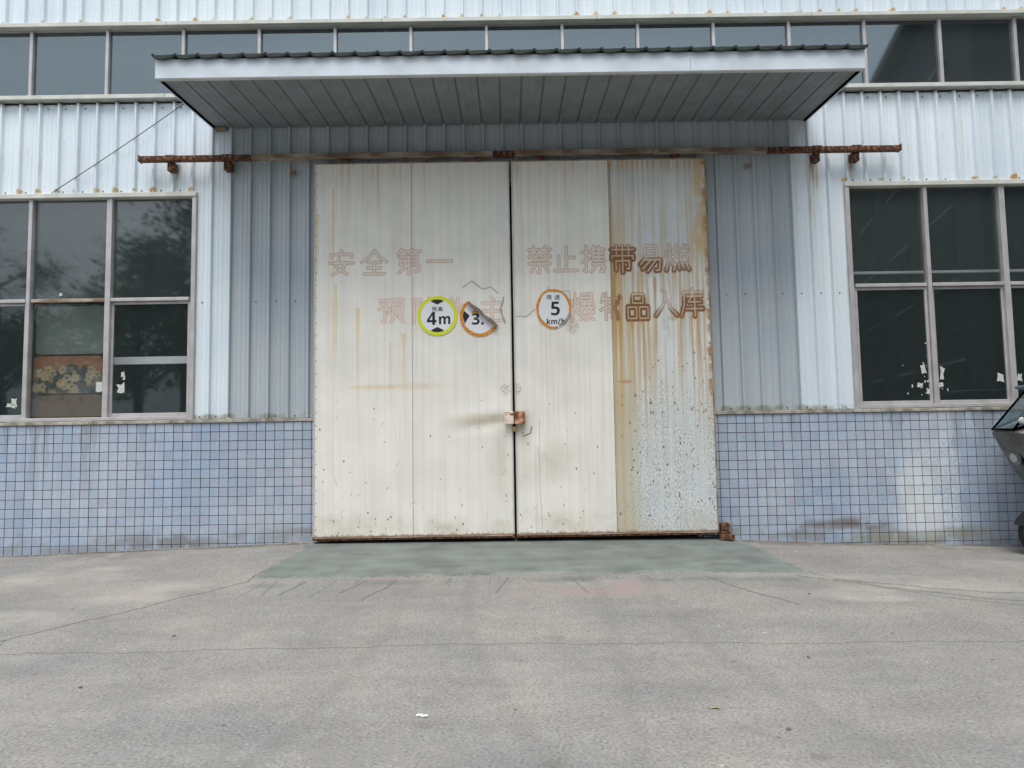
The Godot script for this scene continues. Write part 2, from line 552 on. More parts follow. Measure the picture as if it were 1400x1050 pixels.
	for t in 8:
		P.blob(Vector2(rr.randf_range(3.3, 4.1), rr.randf_range(0.34, 0.42)), Vector2(0.34, 0.06), Color8(112, 102, 96), 0.3, nz, NS, 0.2)
		P.blob(Vector2(rr.randf_range(4.0, 5.3), rr.randf_range(0.12, 0.27)), Vector2(0.4, 0.09), Color8(138, 136, 116), 0.35, nz, NS, 0.2)
	P.blob(Vector2(-4.0, 0.3), Vector2(0.5, 0.16), Color8(130, 132, 134), 0.3, nz, NS, 0.3)
	P.blob(Vector2(-3.55, 0.27), Vector2(0.5, 0.1), Color8(130, 132, 134), 0.3, nz, NS, 0.3)
	return P.tex()

func rib_places() -> Array:
	var out := []
	var x := -3.23 - 0.2255 * 26
	while x < -3.3: out.append(x); x += 0.2255
	for k in 25: out.append(-3.23 + k * 0.2276)
	for k in 31: out.append(2.46 + k * 0.2195)
	return out

# ------------------------------------------------------------------ ground
func build_ground():
	var P := Paint.new(2048, 1024, Vector2(-7, -0.6), Vector2(14, 7), -1.0)
	var w := P.w
	var h := P.h
	var big := noise_map(31, 0.012, w, h, 4, 1024, 512)
	var sweep := noise_map(32, 0.02, w, h, 4, 512, 1024)      # drawn out along x, as traffic and rain wear it
	var fine := noise_map(33, 0.3, w, h, 2)
	var mid := noise_map(34, 0.06, w, h, 4)
	var d := P.d
	var bump := PackedByteArray()
	bump.resize(w * h)
	for j in h:
		for i in w:
			var o := j * w + i
			var a := (big[o] - 128) * 0.04 + (sweep[o] - 128) * 0.042 + (mid[o] - 128) * 0.045 + (fine[o] - 128) * 0.17
			if fine[o] < 44: a -= 12
			var warm := (big[o] - 120) * 0.05
			d[o * 3] = clampi(int(129 + a + warm * 0.6), 0, 255)
			d[o * 3 + 1] = clampi(int(127 + a + warm * 0.4), 0, 255)
			d[o * 3 + 2] = clampi(int(124 + a), 0, 255)
			bump[o] = clampi(int(128 + (fine[o] - 128) * 0.5 + (mid[o] - 128) * 0.4), 0, 255)
	P.d = d
	var rr := RandomNumberGenerator.new()
	rr.seed = 31
	for t in 26:                                              # paler, worn places to both sides of the ramp
		var s := -1.0 if rr.randf() < 0.55 else 1.0
		P.blob(Vector2(s * rr.randf_range(2.7, 6.0), rr.randf_range(0.4, 2.4)), Vector2(rr.randf_range(0.3, 0.9), rr.randf_range(0.1, 0.3)), Color8(164, 159, 150), 0.34, nz, NS)
	for t in 20:
		P.blob(Vector2(rr.randf_range(-6.5, 6.5), rr.randf_range(0.0, 0.35)), Vector2(rr.randf_range(0.2, 0.7), 0.16), Color8(108, 103, 97), 0.4, nz, NS, 0.25)
	for t in 70:                                              # grit and soil gathered along the wall foot
		var x := rr.randf_range(2.4, 6.8) * (1.0 if t % 2 else -1.0)
		P.blob(Vector2(x, 0.05 + rr.randf() * 0.06), Vector2(rr.randf_range(0.1, 0.35), rr.randf_range(0.03, 0.07)), Color8(84, 80, 72), 0.6, nf, NS, 0.3)
	for t in 22:                                              # the pink wash below the ramp
		P.blob(Vector2(rr.randf_range(-1.3, 1.2), rr.randf_range(1.42, 1.9)), Vector2(rr.randf_range(0.2, 0.5), 0.2), Color8(142, 128, 126), 0.38, nz, NS, 0.35)
	for t in 30:
		P.blob(Vector2(rr.randf_range(-6.5, 6.5), rr.randf_range(1.5, 6)), Vector2(rr.randf_range(0.3, 1.3), rr.randf_range(0.1, 0.4)), Color8(118, 117, 115), 0.25, nz, NS, 0.3)
	for t in 16:                                              # green wash and dark runs that leave the ramp's lip
		var x := rr.randf_range(-2.2, 2.6)
		P.blob(Vector2(x, 1.42 + rr.randf() * 0.1), Vector2(0.3, 0.09), Color8(100, 108, 102), 0.4, nz, NS, 0.3)
	for t in 22:
		var x := rr.randf_range(-2.3, 2.6)
		var l := rr.randf_range(0.08, 0.5)
		P.line([Vector2(x, 1.38), Vector2(x + l * signf(x) * 0.35 * rr.randf(), 1.38 + l)], rr.randf_range(0.01, 0.028), Color8(98, 101, 97), 0.3, 0.012)
	for q in [[[-1.9, 1.4], [-2.05, 1.75]], [[-1.35, 1.4], [-1.52, 1.72]], [[-1.08, 1.4], [-1.15, 1.6], [-1.3, 1.9]], [[1.75, 1.4], [1.95, 1.75], [2.3, 2.15]], [[2.6, 1.38], [3.3, 1.75], [4.1, 2.1], [4.6, 2.3]], [[2.9, 1.5], [4.2, 1.9], [5.4, 2.05]]]:
		var pts := []
		for p in q: pts.append(Vector2(p[0], p[1]))
		P.line(pts, 0.03, Color8(94, 98, 94), 0.42, 0.016)
	P.line([Vector2(-2.22, 0.05), Vector2(-2.45, 1.36), Vector2(-3.05, 1.95), Vector2(-3.72, 2.62), Vector2(-4.6, 3.3)], 0.018, Color8(84, 80, 75), 0.85, 0.016)
	P.line([Vector2(-3.72, 2.62), Vector2(-3.66, 2.82)], 0.012, Color8(96, 92, 84), 0.8, 0.006)
	P.line([Vector2(-7, 3.1), Vector2(-3.4, 2.88), Vector2(0, 2.86), Vector2(3, 2.95), Vector2(7, 3.0)], 0.014, Color8(92, 90, 86), 0.75, 0.014)
	P.line([Vector2(2.55, 0.05), Vector2(2.82, 1.36), Vector2(3.6, 2.0), Vector2(5.2, 2.75)], 0.014, Color8(84, 82, 74), 0.8, 0.008)
	for q in [[-0.9, -1.6], [0.75, 0.3], [-0.4, 0.9], [1.2, 2.4]]:
		for t in 60:
			var f := t / 60.0
			var p := Vector2(lerpf(q[0], q[1], f * f) + rr.randfn(0, 0.012), 1.45 + 4.6 * f)
			P.blob(p, Vector2(0.085, 0.09), Color8(104, 103, 100), 0.11, nf, NS)
	for t in 18:
		var s := rr.randf_range(0.02, 0.07)
		P.blob(Vector2(rr.randf_range(-4, 4), rr.randf_range(1.6, 5.5)), Vector2(s * 1.4, s), Color8(92, 90, 86), 0.3, nz, NS)
	for t in 420:                                             # specks and small chips
		var p := Vector2(rr.randf_range(-7, 7), rr.randf_range(0.3, 6.3))
		var s := rr.randf_range(0.005, 0.014)
		P.blob(p, Vector2(s * 1.3, s), Color8(74, 70, 64) if rr.randf() < 0.75 else Color8(186, 182, 172), rr.randf_range(0.4, 1.1), nz, NS)
	M.concrete = mat(Color.WHITE, 0.9, 0.0, P.tex())
	M.concrete.metallic_specular = 0.3
	M.concrete.heightmap_enabled = true
	M.concrete.heightmap_texture = ImageTexture.create_from_image(Image.create_from_data(w, h, false, Image.FORMAT_L8, bump))
	M.concrete.heightmap_scale = 0.5

	# one sheet, finer where the camera stands, out to the horizon
	var xs := []
	var zs := []
	for x in [-150.0, -80.0, -40.0, -22.0, -14.0, -10.0]: xs.append(x)
	for i in range(-34, 35): xs.append(i * 0.25)
	for x in [10.0, 14.0, 22.0, 40.0, 80.0, 150.0]: xs.append(x)
	for z in [-150.0, -60.0, -20.0, -9.0, -4.0, -1.0]: zs.append(z)
	for i in 35: zs.append(i * 0.2 - 0.2)
	for z in [7.5, 8.5, 10.0, 13.0, 18.0, 26.0, 40.0, 70.0, 150.0]: zs.append(z)
	var st := SurfaceTool.new()
	st.begin(Mesh.PRIMITIVE_TRIANGLES)
	for z in zs:
		for x in xs:
			st.set_uv(Vector2((x + 7) / 14, (z + 0.6) / 7))
			st.add_vertex(Vector3(x, ground_y(x, z), z))
	var nx := xs.size()
	for j in zs.size() - 1:
		for i in nx - 1:
			var a := j * nx + i
			for q in [a, a + 1, a + nx + 1, a, a + nx + 1, a + nx]: st.add_index(q)
	st.generate_normals()
	tag(put("ground", st.commit(), M.concrete, self), "", "", "", "structure")

	# the green-painted ramp up to the doors, a thin screed on the slope
	var RP := Paint.new(1024, 320, Vector2(-2.6, -0.2), Vector2(5.6, 1.75), -1.0)
	var rb := noise_map(41, 0.012, 1024, 320, 5)
	var rs := noise_map(42, 0.03, 1024, 320, 4, 256, 320)
	var rf := noise_map(43, 0.3, 1024, 320, 2)
	var e := RP.d
	for j in 320:
		for i in 1024:
			var o := j * 1024 + i
			var a := (rb[o] - 128) * 0.09 + (rs[o] - 128) * 0.07 + (rf[o] - 128) * 0.10
			var g := (rb[o] - 128) * 0.012
			e[o * 3] = clampi(int(103 + a - g), 0, 255)
			e[o * 3 + 1] = clampi(int(109 + a + g), 0, 255)
			e[o * 3 + 2] = clampi(int(105 + a), 0, 255)
	RP.d = e
	for t in 46:                                              # concrete shows where the paint has worn through towards the lip
		RP.blob(Vector2(rr.randf_range(-2.5, 2.9), 1.24 + 0.14 * sqrt(rr.randf())), Vector2(rr.randf_range(0.05, 0.3), rr.randf_range(0.02, 0.06)), Color8(130, 128, 123), 0.9, nf, NS, 0.35)
	for t in 60:                                              # and along both sides
		var f := rr.randf()
		var sd := lerpf(-2.26, -2.44, f) if t % 2 else lerpf(2.52, 2.82, f)
		RP.blob(Vector2(sd, f * 1.36), Vector2(rr.randf_range(0.03, 0.12), rr.randf_range(0.03, 0.1)), Color8(130, 128, 123), 0.9, nf, NS, 0.35)
	for t in 26:                                              # wheel tracks
		RP.blob(Vector2((-0.85 if t % 2 else 0.95) + rr.randfn(0, 0.12), rr.randf_range(0.1, 1.3)), Vector2(0.16, 0.3), Color8(92, 94, 92), 0.16, nz, NS)
	for t in 14:
		RP.blob(Vector2(rr.randf_range(-2.3, 2.7), rr.randf_range(1.1, 1.36)), Vector2(0.5, 0.09), Color8(120, 129, 121), 0.3, nz, NS, 0.3)
		RP.blob(Vector2(rr.randf_range(-2.2, 2.5), rr.randf_range(0.2, 1.2)), Vector2(0.6, 0.14), Color8(116, 119, 117), 0.3, nz, NS, 0.35)
	var rm := mat(Color.WHITE, 0.72, 0.0, RP.tex())
	var sr := SurfaceTool.new()
	sr.begin(Mesh.PRIMITIVE_TRIANGLES)
	for j in 15:
		for i in 161:
			var f := j / 14.0
			var z := lerpf(-0.12, 1.36 + 0.02 * sin(i * 1.9) + 0.014 * sin(i * 4.3) + 0.012 * sin(i * 9.1), f)
			var x := lerpf(lerpf(-2.24, 2.50, i / 160.0), lerpf(-2.42, 2.80, i / 160.0), f)
			sr.set_uv(Vector2((x + 2.6) / 5.6, (z + 0.2) / 1.75))
			sr.add_vertex(Vector3(x, ground_y(x, z) + (0.012 if j < 14 else -0.01), z))
	for j in 14:
		for i in 160:
			var a := j * 161 + i
			for q in [a, a + 1, a + 162, a, a + 162, a + 161]: sr.add_index(q)
	sr.generate_normals()
	tag(put("ramp", sr.commit(), rm, self), "", "", "", "structure")

# ------------------------------------------------------------------ the clad wall
func profile(a: float, b: float) -> Array:                   # x and depth of the sheet from rib a to rib b
	var out := [[a, 0.042], [a + 0.011, 0.042], [a + 0.021, 0.001]]
	for t in [0.32, 0.55, 0.78]:
		var c := lerpf(a, b, t)
		out.append_array([[c - 0.012, 0.0], [c - 0.006, 0.0035], [c + 0.006, 0.0035], [c + 0.012, 0.0]])
	out.append_array([[b - 0.021, 0.001], [b - 0.011, 0.042], [b, 0.042]])
	return out

func clip_profile(p: Array, lo: float, hi: float) -> Array:
	var out := []
	for i in p.size():
		if p[i][0] >= lo - 1e-6 and p[i][0] <= hi + 1e-6: out.append(p[i])
		if i + 1 < p.size():
			for c in [lo, hi]:
				if p[i][0] < c - 1e-6 and p[i + 1][0] > c + 1e-6:
					out.append([c, lerpf(p[i][1], p[i + 1][1], (c - p[i][0]) / (p[i + 1][0] - p[i][0]))])
	out.sort_custom(func(x, y): return x[0] < y[0])
	return out

func sheet(parent: Node, prof: Array, y0: float, y1: float, lean := 0.0):
	var b := MB.new(Vector3(prof[0][0], y0, 0))
	for i in prof.size() - 1:
		b.quad(Vector3(prof[i][0], y0, prof[i][1] + lean), Vector3(prof[i + 1][0], y0, prof[i + 1][1] + lean), Vector3(prof[i + 1][0], y1, prof[i + 1][1]), Vector3(prof[i][0], y1, prof[i][1]))
	put("cladding_panel", b, M.facade, parent, Vector3(prof[0][0], y0, 0))

var building: Node3D

func build_wall():
	building = thing("factory_building", Vector3.ZERO, "long pale blue-grey factory front clad in ribbed metal sheet with strip windows", "building")
	var ribs := rib_places()
	# edges where the sheet starts at another height: [from, to, bottom]
	var spans := [[-9.1, -3.625, HEAD + 0.004], [-3.625, -2.06, SILL + 0.004], [-2.06, 2.16, 4.46], [2.16, 3.955, SILL + 0.004], [3.955, 9.1, HEAD + 0.004]]
	var screws := MB.new()
	for i in ribs.size() - 1:
		var p := profile(ribs[i], ribs[i + 1])
		for s in spans:
			var lo: float = maxf(s[0], ribs[i])
			var hi: float = minf(s[1], ribs[i + 1])
			if hi - lo < 0.012: continue
			sheet(building, clip_profile(p, lo, hi), s[2], 5.412, rng.randf_range(0, 0.003))
			for y in [s[2] + 0.025, 3.02, 5.36]:
				if y == 3.02 and s[2] > 3 or rng.randf() < 0.25: continue
				var c := Vector3(lo + 0.06 + rng.randf() * 0.02, y, 0.0)
				if c.x < hi - 0.03: screws.lathe(c + Vector3(0, 0, 0.004), [Vector2(0.009, 0.0), Vector2(0.009, 0.004), Vector2(0.005, 0.007), Vector2(0.0, 0.008)], 8)
		sheet(building, p, 6.386, 8.3)
		if rng.randf() < 0.8:
			screws.lathe(Vector3(ribs[i] + 0.07, 6.41, 0.004), [Vector2(0.010, 0.0), Vector2(0.010, 0.004), Vector2(0.005, 0.007), Vector2(0.0, 0.008)], 8)
	tag(put("screws", screws, M.screw, building), "", "", "", "stuff")
	# trims above and below the strip of windows, in lengths
	for t in [[6.333, 6.383, 0.075], [5.442, 5.492, 0.085]]:
		var x := -9.1
		while x < 9.0:
			var e := minf(x + 2.55, 9.1)
			var b := MB.new(Vector3(x, t[0], 0))
			b.box(Vector3(x + 0.002, t[0], -0.05), Vector3(e - 0.002, t[1], t[2] + rng.randf_range(-0.002, 0.002)), 0.004)
			put("trim", b, M.trim, building, Vector3(x, t[0], 0))
			x = e
	# dark backing in the slot above the lower sheets, posts at the doorway, lintel
	var b := MB.new()
	b.box(Vector3(-9.1, 5.30, -0.10), Vector3(9.1, 5.4415, -0.012))
	put("closing_strip", b, M.dark, building)
	for x in [-2.06, 2.16]:
		var j := MB.new(Vector3(x, 0, 0))
		j.box(Vector3(x - 0.05, 0.05, -0.14), Vector3(x + 0.05, 4.46, -0.004), 0.006)
		put("door_post", j, M.frame, building, Vector3(x, 0, 0))
	var l := MB.new()
	l.box(Vector3(-2.2, 4.40, -0.14), Vector3(2.3, 4.50, -0.004), 0.006)
	put("lintel", l, M.frame, building)
	# the hall behind: floor, back and end walls, roof
	for q in [[Vector3(-9.1, -0.3, -9.0), Vector3(9.1, 8.3, -8.8)], [Vector3(-9.3, -0.3, -9.0), Vector3(-9.102, 8.3, 0.0)], [Vector3(9.102, -0.3, -9.0), Vector3(9.3, 8.3, 0.0)]]:
		var k := MB.new()
		k.box(q[0], q[1])
		put("wall", k, M.inside, building)
	var rf := MB.new()
	rf.box(Vector3(-9.35, 8.3, -9.1), Vector3(9.35, 8.5, 0.12))
	put("roof", rf, M.inside, building)
	var fl := MB.new()
	fl.box(Vector3(-9.1, 0.1, -8.79), Vector3(9.1, 0.285, -0.15))
	put("floor_slab", fl, M.inside, building)
	# what shows through the panes: pale rails along the inside of the wall, roof beams across the hall
	for q in [[-4.86, -3.7, 2.39, 0.045], [3.98, 7.4, 3.318, 0.016]]:
		var k := MB.new(Vector3(q[0], q[2], -0.3))
		k.box(Vector3(q[0], q[2] - q[3], -0.33), Vector3(q[1], q[2] + q[3], -0.29), 0.004)
		put("inner_rail", k, M.white, building, Vector3(q[0], q[2], -0.3))
	for x in [-7.0, -3.5, 0.0, 3.5, 7.0]:
		var k := MB.new(Vector3(x, 6.9, -4.4))
		k.box(Vector3(x - 0.12, 6.7, -8.79), Vector3(x + 0.12, 7.1, -0.2), 0.01)
		put("roof_beam", k, M.inside, building, Vector3(x, 6.9, -4.4))

# ------------------------------------------------------------------ windows
func bar(parent: Node, called: String, p: Vector3, q: Vector3, m: Material, e := 0.004) -> MeshInstance3D:
	var b := MB.new((p + q) / 2)
	b.box(p, q, e)
	return put(called, b, m, parent, (p + q) / 2)

func pane(parent: Node, x0: float, x1: float, y0: float, y1: float, z: float, m: Material):
	var c := Vector3((x0 + x1) / 2, (y0 + y1) / 2, z)
	var b := MB.new(c)
	var t := rng.randf_range(-0.0025, 0.0025)                 # no two panes sit quite square
	b.box(Vector3(x0, y0, z - 0.003), Vector3(x1, y1, z + 0.003))
	var o := put("pane", b, m, parent, c)
	o.rotation = Vector3(rng.randf_range(-0.002, 0.002), t, 0)

func window_root(x: float, y: float) -> Node3D:
	var o := Node3D.new()
	o.name = "window"
	o.position = Vector3.ZERO
	building.add_child(o, true)
	return o

func build_windows():
	# high strip: one bay after the other
	var k := -11
	while k < 10:
		var x0 := 0.69 + 0.903 * k
		var x1 := x0 + 0.903
		var o := window_root(x0, 5.49)
		bar(o, "mullion", Vector3(x0 - 0.019, 5.4925, -0.05), Vector3(x0 + 0.019, 6.3325, 0.012), M.frame)
		bar(o, "rail", Vector3(x0 + 0.0195, 5.4925, -0.05), Vector3(x1 - 0.0195, 5.507, -0.002), M.frame, 0.002)
		bar(o, "rail", Vector3(x0 + 0.0195, 6.318, -0.05), Vector3(x1 - 0.0195, 6.3325, -0.002), M.frame, 0.002)
		pane(o, x0 + 0.012, x1 - 0.012, 5.50, 6.325, -0.03, M.pane_high)
		k += 1
	# low windows: fixed lights above, sliding sashes below
	for side in [-1, 1]:
		var mull: Array = [-8.3, -7.41, -6.49, -5.565, -4.645] if side < 0 else [4.905, 5.805, 6.71, 7.6, 8.5]
		var a := -9.1 if side < 0 else 3.955
		var z := -3.622 if side < 0 else 9.1
		var tr := 3.07 if side < 0 else 3.10
		var w := window_root(a, SILL)
		tag(w, "tall left window with two rows of dark panes, some clouded or papered" if side < 0 else "tall right window with two rows of dark panes and a shattered corner")
		bar(w, "head", Vector3(a, HEAD - 0.055, -0.06), Vector3(z, HEAD, 0.05), M.trim)
		bar(w, "jamb", Vector3(z - 0.05 if side < 0 else a, SILL - 0.01, -0.06), Vector3(z if side < 0 else a + 0.05, HEAD - 0.0555, 0.04), M.frame)
		bar(w, "sill", Vector3(a if side < 0 else a + 0.0505, SILL + 0.004, -0.06), Vector3(z - 0.0505 if side < 0 else z, SILL + 0.045, 0.032), M.frame)
		var edge := [a] + mull + [z - 0.05] if side < 0 else [a + 0.05] + mull + [z]
		for m in mull:
			var hw := 0.032 if absf(absf(m) - 4.645) < 0.01 or absf(absf(m) - 5.805) < 0.01 else 0.022
			bar(w, "mullion", Vector3(m - hw, SILL + 0.0455, -0.06), Vector3(m + hw, HEAD - 0.0555, 0.018), M.frame)
		for i in edge.size() - 1:
			var x0: float = edge[i] + 0.0225
			var x1: float = edge[i + 1] - 0.0225
			var dull: bool = side < 0 and i == 4
			bar(w, "transom", Vector3(x0 + 0.01, tr - 0.02, -0.055), Vector3(x1 - 0.01, tr + 0.02, 0.012), M.rust_pale if dull else M.frame)
			pane(w, x0 - 0.008, x1 + 0.008, tr + 0.01, HEAD - 0.05, -0.03, M.pane)
			pane(w, x0 - 0.008, x1 + 0.008, tr + 0.01, HEAD - 0.05, -0.046, M.pane)
			# the sash: four bars and a pane
			var s0 := x0 + 0.004
			var s1 := x1 - 0.004
			var b0 := SILL + 0.047
			var b1 := tr - 0.0225
			var zz := -0.012 if i % 2 == 0 else -0.022
			if not dull:
				for q in [[s0, s0 + 0.032, b0, b1], [s1 - 0.032, s1, b0, b1], [s0 + 0.0325, s1 - 0.0325, b0, b0 + 0.04], [s0 + 0.0325, s1 - 0.0325, b1 - 0.03, b1]]:
					bar(w, "sash_bar", Vector3(q[0], q[2], zz - 0.024), Vector3(q[1], q[3], zz), M.frame, 0.003)
			pane(w, s0 + 0.015, s1 - 0.015, b0 + 0.015, b1 - 0.012, -0.028, M.pane)
	# paper scraps left on the glass
	var left: Node3D = building.get_node("window22") if building.has_node("window22") else building
	for q in [[-4.735, 2.065, 0.085, 0.11], [-4.487, 2.045, 0.10, 0.105], [-5.71, 1.905, 0.09, 0.10], [-5.74, 1.86, 0.12, 0.04], [-5.212, 3.147, 0.045, 0.04], [-4.47, 2.2, 0.05, 0.06], [-4.45, 2.16, 0.03, 0.05], [5.68, 2.0, 0.085, 0.10], [5.90, 2.0, 0.07, 0.09]]:
		scrap(q[0], q[1], q[2], q[3], "paper_scrap")
	for t in 46:                                              # flakes round the burst pane
		var r := absf(rng.randfn(0, 0.16))
		var an := rng.randf() * TAU
		var s := rng.randf_range(0.006, 0.022)
		var p := Vector2(4.86 + cos(an) * r * 0.8, 2.0 + sin(an) * r * 1.3)
		if absf(p.x - 4.905) < 0.075 and t % 2: continue
		scrap(p.x, p.y, s, s * rng.randf_range(0.7, 1.8), "flake")
	for q in [[4.79, 2.12, 0.07, 0.10], [4.74, 1.93, 0.08, 0.05], [5.0, 2.06, 0.06, 0.14], [4.83, 1.86, 0.05, 0.07], [4.98, 1.93, 0.07, 0.05]]:
		scrap(q[0], q[1], q[2], q[3], "flake")

func scrap(x: float, y: float, w: float, h: float, called: String):
	var host: Node3D = null
	for c in building.get_children():
		if c.has_meta("label") and str(c.get_meta("label")).begins_with("tall left" if x < 0 else "tall right"): host = c
	var b := MB.new(Vector3(x, y, 0))
	var poly := PackedVector2Array()
	var lean := rng.randf_range(-0.25, 0.25)
	for c in [[-0.5, -0.5], [0.0, -0.46], [0.5, -0.5], [0.42, 0.02], [0.5, 0.5], [0.1, 0.44], [-0.46, 0.5], [-0.4, 0.1]]:
		var q := Vector2((c[0] + rng.randf_range(-0.13, 0.13)) * w * 0.85, (c[1] + rng.randf_range(-0.13, 0.13)) * h)
		poly.append(Vector2(x, y) + q.rotated(lean))
	b.prism(poly, -0.024, -0.0228)
	put(called, b, M.paper, host, Vector3(x, y, 0))

# ------------------------------------------------------------------ the tiled dado
func build_dado(side: int):
	var x_in := -2.06 if side < 0 else 2.16
	var t := thing("tiled_wall", Vector3(-5.5 if side < 0 else 5.6, 0, 0), "low wall of square pale blue tiles left of the sliding doors" if side < 0 else "low wall of square pale blue tiles right of the doors, with a whitish lime stain", "wall")
	var off := t.position
	var b := MB.new(off)
	var x0 := minf(x_in, 9.1 * side)
	var x1 := maxf(x_in, 9.1 * side)
	b.box(Vector3(x0, -0.3, -0.14), Vector3(x1, SILL - 0.04, 0.024))
	put("backing", b, M.grout, t)
	var p := 0.1048
	var rest := MB.new(off)
	var n := 0
	var cols := int(absf(9.1 - absf(x_in)) / p)
	for c in cols:
		for r in 16:
			var yt := SILL - 0.038 - r * p
			var xa: float = x_in + side * (c * p) - (p if side < 0 else 0.0)
			var lo := wall_ground(xa) - 0.02
			if yt < lo: continue
			if c < 5 and absf(xa) < 2.5 and yt < 0.345 and side < 0 and absf(xa + 2.35) > 0.05: continue     # broken away beside the ramp
			var q := rng.randf()
			var tone := rng.randf_range(0.945, 1.0)
			var tint := Color(tone, tone, tone) if q < 0.72 else Color(tone, tone * 0.975, tone * 0.985) if q < 0.9 else Color(tone * 0.96, tone * 0.985, tone)
			var g := 0.0034
			var dz := rng.randf_range(-0.0012, 0.0012)
			var p0 := Vector3(xa + g + rng.randf_range(-0.0008, 0.0008), yt - p + g, 0.0242)
			var p1 := Vector3(xa + p - g, yt - g + rng.randf_range(-0.0008, 0.0008), 0.031 + dz)
			if n < 300 and c < 35:
				n += 1
				var m := MB.new(Vector3(xa, yt, 0.02))
				m.col = tint.srgb_to_linear()
				m.box(p0, p1, 0.0016)
				put("tile", m, M.tile, t, Vector3(xa, yt, 0.02) - off).rotation = Vector3(rng.randf_range(-0.006, 0.006), rng.randf_range(-0.006, 0.006), rng.randf_range(-0.008, 0.008))
			else:
				rest.col = tint.srgb_to_linear()
				rest.box(p0, p1, 0.0016)
	tag(put("more_tiles", rest, M.tile, t), "", "", "", "stuff")
	# cement ledge on top, a little uneven, broken into lengths
	var x := x0
	while x < x1 - 0.01:
		var e := minf(x + rng.randf_range(0.5, 1.1), x1)
		var k := MB.new(off)
		k.box(Vector3(x, SILL - 0.0385, -0.14), Vector3(e, SILL + rng.randf_range(-0.004, 0.002), 0.048 + rng.randf_range(-0.004, 0.004)), 0.005)
		put("ledge", k, M.cement, t)
		x = e
	# mortar crumbs and moss in the joint under the sheets
	var moss := MB.new(off)
	for i in 60:
		var mx := rng.randf_range(x0, x1)
		if absf(mx) > 3.9: continue
		var s := rng.randf_range(0.006, 0.02)
		moss.box(Vector3(mx, SILL - 0.002, 0.026), Vector3(mx + s * 3, SILL + s, 0.026 + s), s * 0.4)
	tag(put("mortar_crumbs", moss, M.cement, t), "", "", "", "stuff")
	if side < 0:
		var patch := MB.new(off)
		patch.box(Vector3(-2.55, 0.2, 0.0245), Vector3(-2.12, 0.335, 0.03), 0.003)
		put("mortar_patch", patch, M.cement, t)

